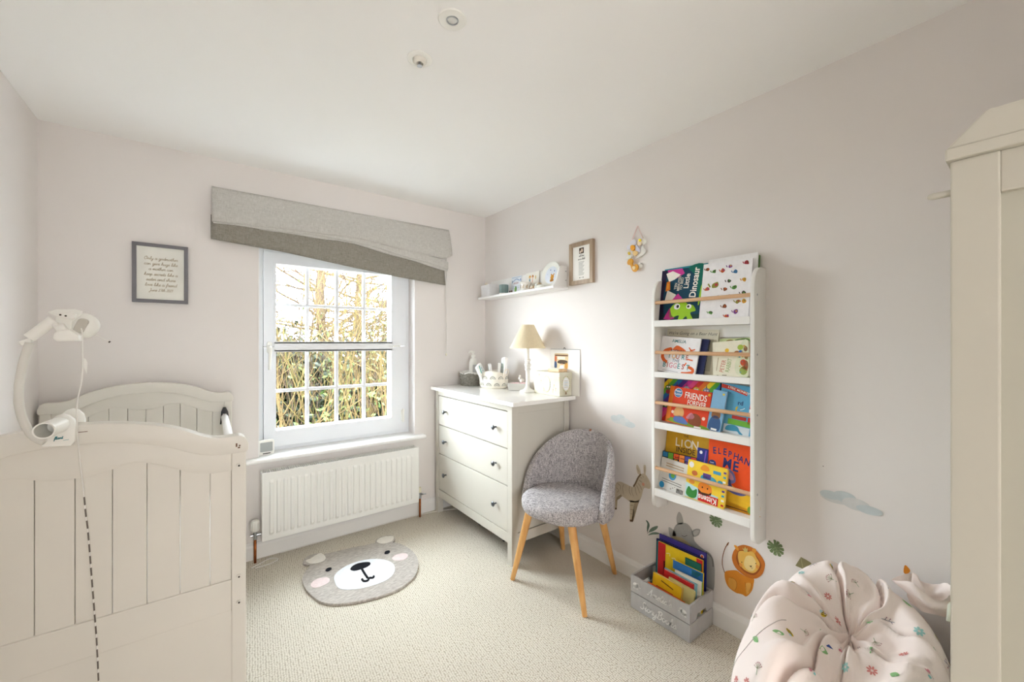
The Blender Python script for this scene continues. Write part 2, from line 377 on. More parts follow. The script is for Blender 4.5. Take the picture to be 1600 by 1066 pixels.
def lip(gx0, gx1, gz0, gz1):
    b = mitred(gx0-.012, gx1+.012, gz0-.012, gz1+.012, gx0, gx1, gz0, gz1, FY0-.026, FY0-.010); return b.build('glazing_bead', UPVC, win)
lip(GX0, GX1, .752, 1.262); lip(GX0, GX1, 1.330, 1.837)
cw = (GX1-GX0)/4; GL = glass_mat()
for (z0, zm, z1) in ((.752, 1.004, 1.267), (1.327, 1.575, 1.837)):
    for i in (1, 2, 3):
        MB().box(GX0+cw*i-.011, GX0+cw*i+.011, FY0+.012, FY0+.040, z0, z1).build('glazing_bar', UPVC, win, bev=.004)
    MB().box(GX0, GX1, FY0+.010, FY0+.042, zm-.010, zm+.010).build('glazing_bar', UPVC, win, bev=.004)
    for i in range(4):
        for a, c in ((z0, zm), (zm, z1)):
            MB().box(GX0+cw*i+.004, GX0+cw*(i+1)-.004, FY0+.024, FY0+.028, a+.004, c-.004).build('pane', GL, win)
# handle (left stile at meeting rail) and hinge (lower right)
h = MB().prism(rrect(.300, .330, 1.255, 1.33, .013), XZ, FY0-.034, FY0-.018).build('window_handle', PLAST, win, bev=.003)
MB().tube([(.315, FY0-.03, 1.30), (.315, FY0-.062, 1.295), (.315, FY0-.066, 1.28), (.313, FY0-.058, 1.19), (.312, FY0-.054, 1.15)], [.009, .010, .010, .008, .007], 8).build('lever', PLAST, h, smooth=True)
MB().tube([(.315, FY0-.037, 1.278), (.315, FY0-.034, 1.278)], .006, 10).build('keyhole', BLACK, h)
MB().box(1.196, 1.214, FY0-.036, FY0-.016, .72, .80).tube([(1.205, FY0-.036, .71), (1.205, FY0-.036, .81)], .008, 8).build('hinge', PLAST, win, smooth=30)
# sill board with nosed front edge
sl = [(FY0+.002, .590), (2.868, .590), (2.862, .594), (2.859, .602), (2.862, .611), (2.868, .615), (FY0+.002, .622)]
b = MB().prism([(y, z) for y, z in sl], lambda u, v, d: (d, u, v), OX0+.001, OX1-.001)
b.prism([(YN, .590)]+sl[1:6]+[(YN, .615)], lambda u, v, d: (d, u, v), .18, OX0+.001).prism([(YN, .590)]+sl[1:6]+[(YN, .615)], lambda u, v, d: (d, u, v), OX1-.001, 1.334)
b.build('window_sill', GLOSSW, win)

# ---------------------------------------------------------------- garden seen through the panes
GZ = -.35
struct(MB().box(-14, 16, 3.3, 26, GZ-.2, GZ).build('ground', mat('winter_lawn', '#262c15', .95, hex2='#3a3720', vscale=2, bump=.6, bscale=40)), 'rough grass outside the window', 'ground')
TW = [mat('straw_twigs', '#3f3420', .9, hex2='#5b4b30', vscale=3, spec=.1), mat('brown_twigs', '#33291f', .9, hex2='#4b3e32', vscale=3, spec=.1), mat('olive_twigs', '#373219', .9, hex2='#524929', vscale=3, spec=.1)]
LEAF = [mat('dark_ivy_leaf', '#10170c', .6, hex2='#242e13', vscale=4), mat('bright_leaf', '#2b4014', .6, hex2='#4a5c22', vscale=5)]
def twig(b, p, dr, ln, r, seg, wob, rnd, sides=3, branch=0, mi=0, ymin=-9., xw=9.):
    P = [Vector(p)]; d = Vector(dr).normalized(); st = ln/seg
    for i in range(seg):
        d = (d+Vector((rnd.uniform(-wob, wob), rnd.uniform(-wob, wob), rnd.uniform(-wob, wob)-.012))).normalized()
        if P[-1].y+d.y*st < ymin: d.y = abs(d.y)
        if abs(P[-1].x+d.x*st) > xw: d.x = -d.x
        P.append(P[-1]+d*st)
        if branch and i > seg*.2 and rnd.random() < .55:
            dd = (d+Vector((rnd.uniform(-.9, .9), rnd.uniform(-.9, .9), rnd.uniform(-.3, .8)))).normalized()
            twig(b, P[-1], dd, ln*rnd.uniform(.25, .5), r*.55, max(3, seg//2), wob*1.2, rnd, sides, branch-1, mi, ymin, xw)
    b.tube(P, [r*(1-.8*i/seg) for i in range(seg+1)], sides, mi)
def leaf_cloud(b, c, rad, n, size, rnd, mi=0):
    for _ in range(n):
        p = Vector(c)+Vector((rnd.gauss(0, rad[0]*.5), rnd.gauss(0, rad[1]*.5), rnd.gauss(0, rad[2]*.5)))
        a = Vector((rnd.uniform(-1, 1), rnd.uniform(-1, 1), rnd.uniform(-1, 1))).normalized(); q = a.orthogonal().normalized(); s = size*rnd.uniform(.6, 1.3)
        b.add([p-a*s, p+q*s*.5, p+a*s, p-q*s*.5], [(0, 1, 2, 3)], mi)
def shrub(x, y, hgt, n, wid, mi, seed, label, leaves=0, lmi=0, arch=.35):
    rnd = random.Random(seed); t = thing('bare_shrub', label, 'shrub', (x, y, GZ), 0, 'leafless shrubs outside the window')
    b = MB()
    for i in range(n):
        a = rnd.uniform(0, 2*pi); q = rnd.random()**.5*wid*.35
        twig(b, (q*cos(a), q*sin(a), 0), (rnd.uniform(-arch, arch), rnd.uniform(-arch, arch), 1), hgt*rnd.uniform(.6, 1.1), rnd.uniform(.004, .010), 9, .15, rnd, 3, 1 if i % 3 else 2, 0, 4.0-y, wid*.9)
    b.build('twigs', TW[mi], t, fixn=False)['kind'] = 'stuff'
    if leaves:
        l = MB()
        leaf_cloud(l, (0, 0, hgt*.28), (wid*.5, wid*.5, hgt*.35), leaves, .04, rnd); l.build('leaves', LEAF[lmi], t, fixn=False)['kind'] = 'stuff'
    return t
shrub(.75, 5.0, 2.6, 34, 1.0, 0, 1, 'straw coloured arching shrub behind the leftmost panes', 0, 0, .5)
shrub(1.25, 5.5, 3.3, 34, 1.1, 2, 2, 'olive stemmed shrub with a few green leaves behind the middle panes', 260, 1, .4)
shrub(1.75, 5.2, 3.4, 34, 1.0, 0, 3, 'tall straw coloured upright shrub behind the third column of panes', 160, 1, .3)
shrub(2.3, 5.7, 3.7, 40, 1.1, 1, 4, 'brown twiggy shrub behind the rightmost panes', 60, 0, .45)
shrub(.2, 5.9, 2.3, 40, 1.1, 1, 5, 'low brown shrub at the far left of the garden', 0, 0, .5)
shrub(3.0, 6.2, 2.6, 36, 1.2, 2, 6, 'olive shrub at the far right of the garden', 200, 0, .4)
shrub(.95, 6.0, 4.0, 34, 1.2, 1, 7, 'tall brown twiggy shrub rising behind the top left panes', 0, 0, .3)
shrub(1.65, 6.4, 4.4, 34, 1.2, 1, 8, 'tall brown twiggy shrub rising behind the top middle panes', 0, 0, .3)
shrub(2.5, 6.6, 4.6, 34, 1.3, 2, 9, 'tall olive twiggy shrub rising behind the top right panes', 300, 0, .3)
def hedge(x, y, w, hgt, n, seed, label):
    rnd = random.Random(seed); t = thing('evergreen_bush', label, 'bush', (x, y, GZ), 0, 'evergreen bushes behind the bare shrubs')
    b = MB()
    for _ in range(9):
        leaf_cloud(b, (rnd.uniform(-w/2, w/2), rnd.uniform(-.25, .25), rnd.uniform(.2, hgt)), (.5, .35, .5), n//9, .06, rnd)
    b.build('leaves', LEAF[0], t, fixn=False)['kind'] = 'stuff'
    s = MB()
    for _ in range(7): twig(s, (rnd.uniform(-w/2, w/2), 0, 0), (rnd.uniform(-.2, .2), 0, 1), hgt, .02, 8, .15, rnd, 4)
    s.build('stems', TW[1], t, fixn=False)
hedge(.7, 6.6, 1.7, 1.5, 8000, 11, 'dark ivy covered bush low behind the left panes')
hedge(2.1, 6.9, 1.7, 1.7, 9000, 12, 'dark green bush behind the middle panes')
hedge(3.3, 7.3, 1.5, 2.7, 7000, 13, 'tall dark evergreen behind the top right pane')
hedge(4.9, 8.2, 1.6, 2.4, 2200, 14, 'dark evergreen at the far right of the garden')
hedge(-.9, 8.0, 1.5, 1.5, 2200, 15, 'dark evergreen at the far left of the garden')
def tree(x, y, seed, hgt, label):
    rnd = random.Random(seed); t = thing('bare_tree', label, 'tree', (x, y, GZ), 0, 'bare trees beyond the shrubs')
    P = spline([(0, 0, 0), (.08, 0, 1.2), (-.05, .1, 2.4), (.1, 0, hgt)], 6)
    MB().tube(P, [.14-.09*i/len(P) for i in range(len(P))], 8).build('trunk', TW[1], t, smooth=True)
    b = MB()
    for i in range(30):
        p = P[int(len(P)*(.4+.55*rnd.random()))]
        twig(b, p, (rnd.uniform(-1, 1), rnd.uniform(-.5, .5), rnd.uniform(-.1, .6)), rnd.uniform(1.2, 2.4), .03, 10, .16, rnd, 4, 2)
    b.build('branches', TW[1], t, fixn=False)['kind'] = 'stuff'
tree(1.9, 9.0, 21, 4.5, 'bare brown tree with a thick trunk behind the second column of panes')
tree(3.1, 10.5, 22, 5.0, 'tall bare tree behind the right hand panes')

# ================================================================ cot bed
cot = thing('cot_bed', 'cream white wooden cot with arched panelled ends', 'cot', (-.27, 2.2, 0))
HW = .378
TOPC = [(0, 1.115), (.135, 1.113), (.28, 1.106), (.433, 1.094), (.52, 1.083), (.6, 1.070), (.68, 1.053), (.74, 1.043), (.80, 1.038), (.87, 1.038), (.93, 1.040), (.965, 1.036), (.985, 1.027), (1.0, 1.010)]
MIDC = [(0, 1.064), (.135, 1.062), (.28, 1.054), (.433, 1.037), (.52, 1.024), (.6, 1.008), (.68, .995), (.74, .989), (.80, .986), (.87, .985), (1.0, .985)]
LOWC = [(0, .974), (.066, .974), (.13, .979), (.19, .985), (.24, .993), (.28, .9956), (.32, .9945), (.37, .9895), (.42, .983), (.477, .9745), (.535, .962), (.594, .9495), (.67, .938), (.743, .9324), (.80, .9305), (.873, .931), (.9, .931)]
def curve(tab, u0, u1, n):
    return [((u0+(u1-u0)*i/n)*HW, interp(tab, abs(u0+(u1-u0)*i/n))) for i in range(n+1)]
def cot_end(cx, yf, sgn, label):
    """end panel centred on cx; outside face at yf, thickness along sgn"""
    e = thing('end_panel', label, 'x', (cx+.27, yf-2.2, 0)); del e['category']; e.parent = cot
    T = lambda a: sgn*a
    def P(u, v, d): return (u, T(d), v)
    for s in (-1, 1):
        x0, x1 = sorted((s*HW*.985, s*HW*.885))
        MB().box(x0, x1, *sorted((T(.004), T(.040))), 0, .992).build('post', COTW, e, bev=.004)
        for (zz) in ((.60, .52, .945) if s > 0 else (.60, .52)):
            xx = s*HW*.935
            MB().tube([(xx, T(.0035), zz), (xx, T(-.001), zz)], .0065, 12, 0).tube([(xx, T(-.001), zz), (xx, T(-.0018), zz)], .0028, 8, 1).build('bolt_cap', [COTW, DARK], e)
    # arched top rail, slightly proud
    MB().prism(curve(TOPC, -1, 1, 80)+[(HW, .992), (HW*.99, .985)]+curve(MIDC, .98, -.98, 80)+[(-HW*.99, .985), (-HW, .992)], P, -.004, .046).build('top_rail', COTW, e, bev=.004, smooth=40)
    MB().prism(curve(MIDC, -.885, .885, 72)+curve(LOWC, .885, -.885, 96), P, .006, .034).build('scalloped_rail', COTW, e, bev=.002, smooth=40)
    g = [-.885, -.745, -.56, -.37, -.185, 0, .185, .37, .56, .745, .885]
    for a, c in zip(g, g[1:]):
        q = curve(LOWC, a+.0022, c-.0022, 8)
        q = [(x, z+.012) for x, z in q]
        MB().prism([((a+.0022)*HW, .585)]+q+[((c-.0022)*HW, .585)], P, .013, .027).build('plank', COTW, e, bev=.0015)
    MB().box(-HW*.885, HW*.885, *sorted((T(.006), T(.036))), .499, .594).build('middle_rail', COTW, e, bev=.003)
    MB().box(-HW*.885, HW*.885, *sorted((T(.009), T(.026))), .20, .499).build('lower_panel', COTW, e)
    MB().box(-HW*.885, HW*.885, *sorted((T(.006), T(.036))), .13, .20).build('bottom_rail', COTW, e, bev=.003)
    return e
e1 = cot_end(-.277, 1.510, 1, 'near end panel with dents along its top')
e2 = cot_end(-.262, 2.885, -1, 'far end panel against the window wall')
# dents and chipped paint on the near top rail
MB().box(-.030, -.026, -.0048, -.004, 1.094, 1.0965).box(.006, .026, -.0048, -.004, 1.095, 1.0965).box(.345, .349, -.0048, -.004, 1.005, 1.016).box(.350, .356, -.0048, -.004, 1.000, 1.004).box(.353, .357, -.0048, -.004, 1.006, 1.010).build('chipped_paint', mat('chipped_brown', '#6b4a32', .8), e1)['kind'] = 'stuff'
for sx in (-1, 1):
    x0 = -.27+sx*.345 - (-.27)
    r = MB().tube([(x0, -.62, .90), (x0, .62, .90)], .017, 10).build('side_top_rail', GLOSSW, cot, smooth=40)
    MB().box(x0-.012, x0+.012, -.635, .635, .36, .40).build('side_bottom_rail', COTW, cot, bev=.003)
    for i in range(15):
        yy = -.60+1.2*i/14
        MB().tube([(x0, yy, .40), (x0, yy, .89)], .008, 8).build('slat', COTW, cot, smooth=40)
br = MB().prism([(-.024, .86), (-.018, .93), (-.008, .955), (.006, .955), (.018, .93), (.026, .86), (.018, .86), (.010, .92), (-.010, .92), (-.016, .86)], lambda u, v, d: (.345+u*.9, d, v), .622, .636).build('drop_side_bracket', BLACK, cot)
MB().box(-.33, .33, -.64, .62, .36, .385).build('mattress_base', COTW, cot)
tag(MB().box(-.60, .06, 1.56, 2.82, .386, .50).build('cot_mattress', mat('white_cotton', '#f1efec', .9), bev=.02, seg=3), 'white mattress lying inside the cot', 'mattress')

# ================================================================ wardrobe (side towards the camera, doors towards the window)
wd = thing('wardrobe', 'cream white wardrobe with sloping cornice at the right edge', 'wardrobe', (1.15, -.45, 0))
WARD = mat('cream_wardrobe_paint', '#c6c2b5', .55, var=.015, vscale=4); WPAN = mat('wardrobe_inset_panel', '#c0beb0', .6, var=.012, vscale=3)
WW_, WD_, WZ = .75, .563, 1.679        # width along x, depth along y, body height
MB().box(.018, WW_, .01, WD_-.022, .06, WZ).build('body', WPAN, wd)
for y0, y1 in ((WD_-.062, WD_), (0, .055)):
    MB().box(0, .03, y0, y1, 0, WZ).build('side_stile', WARD, wd, bev=.003)
MB().box(.004, .03, .055, WD_-.062, WZ-.075, WZ).build('side_rail', WARD, wd, bev=.002)
MB().box(.004, .03, .055, WD_-.062, .02, .14).build('side_rail', WARD, wd, bev=.002)
for i in range(2):
    x0 = .032+i*.36
    d = MB().box(x0, x0+.355, WD_-.022, WD_, .10, WZ-.01).build('door', WARD, wd, bev=.004)
    kx = x0+.32 if i == 0 else x0+.035
    MB().lathe([(.008, 0), (.007, .012), (.012, .018), (.012, .026), (.005, .030)], (0, 0, 0), 14).build('knob', WARD, d, smooth=True, loc=(kx, WD_, .9), rot=(-pi/2, 0, 0))
# rounded hanging peg on the front edge
MB().tube([(.012, WD_-.004, WZ-.058), (.012, WD_+.026, WZ-.058), (.012, WD_+.031, WZ-.058), (.012, WD_+.033, WZ-.058)], [.0065, .0065, .005, .002], 10).build('peg', WARD, wd, smooth=40)
cor = [(-.012, WZ), (-.012, WZ+.022), (-.006, WZ+.026)]
b = MB(); b.box(-.012, WW_+.005, -.01, WD_+.006, WZ, WZ+.022)
b.prism([(WD_+.006, WZ+.022), (WD_-.046, WZ+.078), (.05, WZ+.078), (-.01, WZ+.022)], lambda u, v, d: (d, u, v), -.008, .02)
b.box(.02, WW_, .0, WD_-.05, WZ+.022, WZ+.06)
b.build('cornice', WARD, wd, bev=.003)

# ================================================================ chest of drawers
dr = thing('chest_of_drawers', 'white three drawer chest with pewter knobs in the corner', 'chest of drawers', (1.428, 1.895, 0))
DX, DY, DZ = .472, 1.000, .953   # depth (x), width (y), body height
G = .003
for x0, y0 in ((0, 0), (0, DY-.045), (DX-.045, 0), (DX-.045, DY-.045)):
    MB().box(x0, x0+.045, y0, y0+.045, 0, DZ).build('leg', DRESSW, dr, bev=.003)
MB().box(0.003, .028, .045, DY-.045, .915, DZ).build('front_top_rail', DRESSW, dr, bev=.002)
MB().box(0.003, .028, .045, DY-.045, .125, .185).build('front_bottom_rail', DRESSW, dr, bev=.002)
for y0 in (.008, DY-.020):
    MB().box(.045, DX-.045, y0, y0+.012, .19, DZ).build('side_panel', DRESSW, dr)
    MB().box(.045, DX-.045, y0-.004, y0+.016, .125, .185).build('side_rail', DRESSW, dr, bev=.002)
    MB().box(.045, DX-.045, y0-.004, y0+.016, .90, DZ).build('side_rail', DRESSW, dr, bev=.002)
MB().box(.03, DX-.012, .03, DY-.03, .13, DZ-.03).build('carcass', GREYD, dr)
MB().box(-.033, DX+.005, -.055, DY+.02, DZ, .978).build('top_board', DTOP, dr, bev=.003)
for z0, z1 in ((.690, .909), (.466, .684), (.189, .460)):
    d = MB().box(.004, .024, .050, DY-.050, z0, z1).build('drawer', DRESSW, dr, bev=.0025)
    for fy in (.17, .83):
        MB().lathe([(.006, 0), (.005, .010), (.0065, .016), (.0155, .022), (.0165, .026), (.012, .031), (.002, .033)], (0, 0, 0), 16).build('knob', PEWTER, d, smooth=50, loc=(.004, DY*fy, (z0+z1)/2), rot=(0, -pi/2, 0))

# ================================================================ radiator
ra = thing('radiator', 'white ribbed panel radiator under the window', 'radiator', (.26, 2.82, .133))
RW_, RH_, RD_ = .992, .402, .085
RADM = mat('radiator_enamel', '#eeeeea', .3, var=.01)
pts = [(0, 0), (.028, 0)]; n = 25; x = .028
pit = (RW_-.056)/n
for i in range(n):
    a = .028+pit*i
    pts += [(a+pit*.18, 0), (a+pit*.30, .009), (a+pit*.70, .009), (a+pit*.82, 0)]
pts += [(RW_-.028, 0), (RW_, 0)]
b = MB()
zs = [(0, 0), (.030, 0), (.045, 1), (RH_-.055, 1), (RH_-.040, 0), (RH_, 0)]
b.grid([[(px_, .009*k*0+py_*k*-.9, z_) for px_, py_ in pts] for z_, k in zs])
b.box(0, RW_, .0015, .014, 0, RH_)
b.build('front_panel', RADM, ra, fixn=False)
MB().box(0, RW_, RD_-.014, RD_, 0, RH_).build('back_panel', RADM, ra, bev=.003)
for x0 in (-.004, RW_-.004): MB().box(x0, x0+.008, -.002, RD_, .004, RH_+.004).build('side_panel', RADM, ra, bev=.002)
b = MB().box(0, RW_, -.002, .010, RH_, RH_+.006).box(0, RW_, RD_-.012, RD_, RH_, RH_+.006).box(0, RW_, RD_/2-.002, RD_/2+.002, RH_, RH_+.005)
for i in range(86):
    xx = .008+i*(RW_-.016)/85; b.box(xx-.003, xx+.003, .010, RD_-.012, RH_+.001, RH_+.005)
b.build('top_grille', RADM, ra)
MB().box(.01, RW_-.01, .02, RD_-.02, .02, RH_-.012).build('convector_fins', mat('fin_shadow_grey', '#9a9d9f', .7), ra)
def valve(x, sgn, trv):
    v = MB().tube([(x-sgn*.05, .04, .035), (x, .04, .035)], .009, 10).tube([(x, .04, .055), (x, .04, .01)], .011, 10)
    v.tube([(x, .04, .035), (x+sgn*.025, .04, .035)], .006, 8)
    o = v.build('valve', STEEL, ra, smooth=40)
    if trv:
        MB().lathe([(.020, .06), (.022, .066), (.022, .115), (.019, .124), (.004, .126)], (x, .04, 0), 20).build('thermostat_head', PLAST, o, smooth=40)
        for i in range(12):
            a = 2*pi*i/12; MB().box(-.002, .002, -.0015, .0015, .07, .112).build('ridge', PLAST, o, loc=(x+.0225*cos(a), .04+.0225*sin(a), 0), rot=(0, 0, a+pi/2))
    else:
        MB().lathe([(.010, .05), (.011, .056), (.010, .09), (.006, .095)], (x, .04, 0), 14).build('lockshield_cap', IVORY, o, smooth=40)
        MB().tube([(x, .03, .045), (x+.03, .0, .05)], .005, 8).build('drain_spout', STEEL, o, smooth=True)
    MB().tube([(x, .04, .015), (x, .04, -.131)], .0075, 10).build('pipe', COPPER, o, smooth=True)
valve(-.035, -1, True); valve(RW_+.03, 1, False)

# ================================================================ roman blind
bl = thing('roman_blind', 'light grey linen roman blind hanging crookedly over the window', 'blind', (.017, 2.90, 2.222))
LINEN = weave('grey_linen', '#b4b1ab', '#d6d4cf', 420, 34, .3, .9); LINEN_SHADE = weave('shaded_grey_linen', '#7d796f', '#a5a097', 420, 34, .3, .9)  # second linen: same cloth, with the backlit shade of the lower fall painted in
BW = 1.523
MB().box(.0, BW, -.012, .022, -.035, .0).build('headrail', PLAST, bl, bev=.002)
# front fall: bulges forward and sags towards the right
def fall(z0f, z1f, yf, n=60, m=12):
    rows = []
    for j in range(m+1):
        t = j/m
        rows.append([(BW*i/n+(0 if i else -.001)+(.012*t if i == n else 0), yf(i/n, t), z0f(i/n)*(1-t)+z1f(i/n)*t) for i in range(n+1)])
    return rows
low = lambda u: interp([(0, -.200), (.2, -.186), (.45, -.178), (.55, -.180), (.62, -.186), (.70, -.205), (.75, -.218), (.85, -.222), (.95, -.235), (.975, -.232), (1, -.205)], u)
crease = lambda u: .010*max(0, 1-abs(u-.75)/.10)
f1 = lambda u, t: -.016-.030*sin(min(1, t*1.05)*pi*.55)*(.35+.65*u)+crease(u)*t-(.004*sin(u*19+1)*t)
rows = fall(lambda u: .001, low, f1)
rows.append([(x, y+.010, z-.002) for x, y, z in rows[-1]]); rows.append([(x, y+.022, z+.012) for x, y, z in rows[-2]])
MB().grid(rows).build('front_fall', LINEN, bl, smooth=True, fixn=False).modifiers.new('cloth', 'SOLIDIFY').thickness = .002
# stacked folds peeping out below
for k, (dz, dy, mm) in enumerate(((.016, .004, LINEN), (.030, .014, LINEN))):
    l2 = lambda u, dz=dz, k=k: interp([(0, -.200), (.45, -.183), (.52, -.190), (.6, -.205), (1, -.295)], u)-dz*(.55+.6*u)+.003*sin(u*23+k*2)
    y2 = lambda u, dy=dy: -.036*(.5+.5*u)+dy
    rr = []
    for a in range(9):
        th = pi*a/8
        rr.append([(BW*(.004+.985*i/60), y2(i/60)+.007*cos(th)*1.0, l2(i/60)+.006-.008*sin(th)) for i in range(61)])
    rr.insert(0, [(x, y, z+.05) for x, y, z in rr[0]]); rr.append([(x, y, z+.05) for x, y, z in rr[-1]])
    MB().grid(rr).build('fold', mm, bl, smooth=True, fixn=False)
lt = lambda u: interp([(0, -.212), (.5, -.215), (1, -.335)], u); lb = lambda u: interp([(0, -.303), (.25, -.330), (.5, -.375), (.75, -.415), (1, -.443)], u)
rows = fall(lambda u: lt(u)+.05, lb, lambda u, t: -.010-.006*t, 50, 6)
MB().grid([[(x*.975-.004, y, z) for x, y, z in r] for r in rows]).build('lower_fall', LINEN_SHADE, bl, smooth=True, fixn=False).modifiers.new('cloth', 'SOLIDIFY').thickness = .002
ch = MB(); ch.tube([(BW-.016, -.004, -.03), (BW-.015, -.004, -.99)], .0022, 6).build('pull_cord', CORD, bl, smooth=True)
MB().tube([(BW-.026, -.006, -.03), (BW-.024, -.006, -.35), (BW-.020, -.005, -.985), (BW-.0155, -.004, -.995)], .0018, 6).build('pull_cord', CORD, bl, smooth=True)
MB().lathe([(.003, 0), (.0055, .004), (.0045, .016), (.002, .02)], (BW-.018, -.005, -1.005), 10).build('cord_end', IVORY, bl, smooth=True)

# ================================================================ framed godmother print
fr = thing('framed_print', 'grey framed hand-lettered godmother print above the cot', 'picture', (-.322, 2.922, 1.541))
GFR = mat('grey_frame', '#77757a', .5, var=.05, vscale=20)
def frame4(w, h, bw, d, m, par, name='frame_bar'):
    for q in ([(0, 0), (w, 0), (w-bw, bw), (bw, bw)], [(w, 0), (w, h), (w-bw, h-bw), (w-bw, bw)], [(w, h), (0, h), (bw, h-bw), (w-bw, h-bw)], [(0, h), (0, 0), (bw, bw), (bw, h-bw)]):
        MB().prism(q, XZ, -d, 0).build(name, m, par, bev=.0015)
frame4(.232, .320, .018, .018, GFR, fr)
MB().box(.016, .216, -.010, -.002, .016, .304).build('paper', mat('print_paper', '#e9e8e0', .6), fr)
A = Art(); y = .233
for t in ("Only a godmother", "can give hugs like", "a mother can", "keep secrets like a", "sister and share", "love like a friend", "June 27th 2021"):
    A.script(t, .116, y, .0085 if t[0] != 'J' else .0075, '#b9ab93', .0018, align='c'); y -= .0285
A.build('lettering', fr, FRONT, base=.0105)

# ================================================================ ceiling fittings
dl = thing('ceiling_downlight', 'round white recessed downlight nearest the camera on the ceiling', 'downlight', (.647, 1.187, ZC))
MB().lathe([(.020, -.001), (.020, -.004), (.0215, -.006), (.044, -.005), (.047, -.002), (.047, 0)], n=40, caps=False).build('bezel', PLAST, dl, smooth=40)
MB().lathe([(.0205, -.002), (.0195, -.0065), (.0165, -.0075), (.0155, -.003)], n=32, caps=False).build('chrome_ring', STEEL, dl, smooth=40)
MB().lathe([(.0158, -.004), (.010, -.006), (.0001, -.007)], n=24, caps=False).build('lens', mat('frosted_lens', '#dcdcd8', .3), dl, smooth=True)
sk = thing('sprinkler_head', 'small white ceiling sprinkler with protruding centre', 'sprinkler', (.639, 1.428, ZC))
MB().lathe([(.046, 0), (.046, -.002), (.042, -.005), (.027, -.006), (.026, -.004)], n=40, caps=False).build('escutcheon', PLAST, sk, smooth=40)
MB().lathe([(.026, 0), (.0255, -.012), (.020, -.018), (.013, -.019), (.013, -.010), (.0001, -.010)], n=32, caps=False).build('cup', mat('warm_white_plastic', '#dedad0', .4), sk, smooth=40)
MB().lathe([(.005, -.010), (.005, -.024), (.010, -.026), (.010, -.028), (.0001, -.028)], n=16, caps=False).build('deflector', STEEL, sk, smooth=40)

# ================================================================ room monitor on the sill
mo = thing('room_thermometer', 'small square white room monitor with grey screen on the sill', 'monitor', (.293, 2.955, .6165), radians(4))
MB().prism(rrect(-.044, .044, 0, .094, .014), XZ, 0, .022).build('case', PLAST, mo, bev=.003, smooth=40)
MB().prism(rrect(-.034, .034, .022, .080, .004), XZ, -.0012, .001).build('screen', mat('grey_lcd', '#a9adac', .25, var=.04), mo)
MB().box(-.020, .022, -.001, .002, .008, .0135).build('button_bar', BLACK, mo)

# ================================================================ bear rug
rug = thing('bear_face_rug', 'grey bear face rug lying under the radiator', 'rug', (.70, 2.40, 0))
RUGG = mat('grey_rug_pile', '#a8a19a', .98, hex2='#d3cdc6', vscale=5, stretch=(10, 42, 10), bump=.6, bscale=9, spec=.05)
RUGW = mat('white_rug_pile', '#eceff4', .98, var=.05, vscale=60, bump=.5, bscale=150, spec=.05); RUGC = mat('cream_rug_pile', '#f0ece4', .98, var=.05, vscale=60, bump=.5, bscale=150, spec=.05)
RUGP = mat('pink_rug_pile', '#eddcdb', .98, var=.05, vscale=60, bump=.5, bscale=150, spec=.05); RUGB = mat('charcoal_rug_pile', '#2a2b30', .98, var=.15, vscale=60, bump=.5, bscale=150, spec=.05)
def rugpart(pts, z0, z1, m, name, par, n=5):
    P = [(p.x-.70, p.y-2.40) for p in spline([(a, c, 0) for a, c in pts], n, True)]
    return MB().prism(P, XY, z0, z1).build(name, m, par, bev=.002, smooth=40)
base = rugpart(V2("0.5797,2.6940 0.6444,2.6847 0.7272,2.6764 0.8094,2.6562 0.8799,2.6460 0.9347,2.6192 0.9813,2.5696 1.0143,2.4878 1.0263,2.3902 1.0144,2.2967 0.9858,2.2222 0.9355,2.1482 0.8721,2.1022 0.7937,2.0783 0.7054,2.0801 0.6219,2.0986 0.5449,2.1308 0.4879,2.1720 0.4531,2.2215 0.4276,2.3030 0.4135,2.3887 0.4148,2.4671 0.4289,2.5299 0.4610,2.5832 0.5135,2.6618"), .001, .013, RUGG, 'rug_base', rug)
ear1 = rugpart(V2("0.4534,2.6468 0.4526,2.6833 0.4769,2.7268 0.5132,2.7377 0.5515,2.7283 0.5698,2.6950 0.5734,2.6415 0.5600,2.6024 0.5294,2.5955 0.4899,2.6134"), .001, .0125, RUGG, 'ear', rug)
ear2 = rugpart(V2("0.8792,2.6611 0.9158,2.7006 0.9644,2.7024 0.9992,2.6809 1.0008,2.6365 0.9807,2.5993 0.9495,2.5791 0.9043,2.5989"), .001, .0125, RUGG, 'ear', rug)
rugpart(V2("0.4676,2.6794 0.4943,2.6888 0.5280,2.7113 0.5576,2.7213 0.5713,2.6786 0.5696,2.6358 0.5469,2.6100 0.5088,2.6123 0.4800,2.6364"), .0126, .0150, RUGC, 'ear_inner', ear1)
rugpart(V2("0.8855,2.6538 0.9178,2.6889 0.9593,2.6882 0.9982,2.6619 0.9863,2.6222 0.9504,2.5976 0.9068,2.6060"), .0126, .0150, RUGC, 'ear_inner', ear2)
rugpart(V2("0.5608,2.3943 0.5960,2.4434 0.6525,2.4747 0.7147,2.4812 0.7772,2.4647 0.8249,2.4324 0.8611,2.3830 0.8745,2.3250 0.8612,2.2659 0.8259,2.2158 0.7767,2.1902 0.7133,2.1878 0.6520,2.2001 0.6038,2.2221 0.5675,2.2541 0.5520,2.2996"), .0131, .0155, RUGW, 'muzzle', rug)
for q in ("185,680 230,630 300,605 370,600 402,620 385,660 320,695 250,718 200,710", "1110,380 1150,345 1220,327 1275,330 1290,360 1250,395 1180,410 1125,402"):
    pass
rugpart(V2("0.4436,2.4010 0.4692,2.4321 0.5010,2.4341 0.5294,2.4180 0.5379,2.3907 0.5236,2.3607 0.4923,2.3495 0.4620,2.3500 0.4445,2.3709"), .0131, .0150, RUGP, 'cheek', rug)
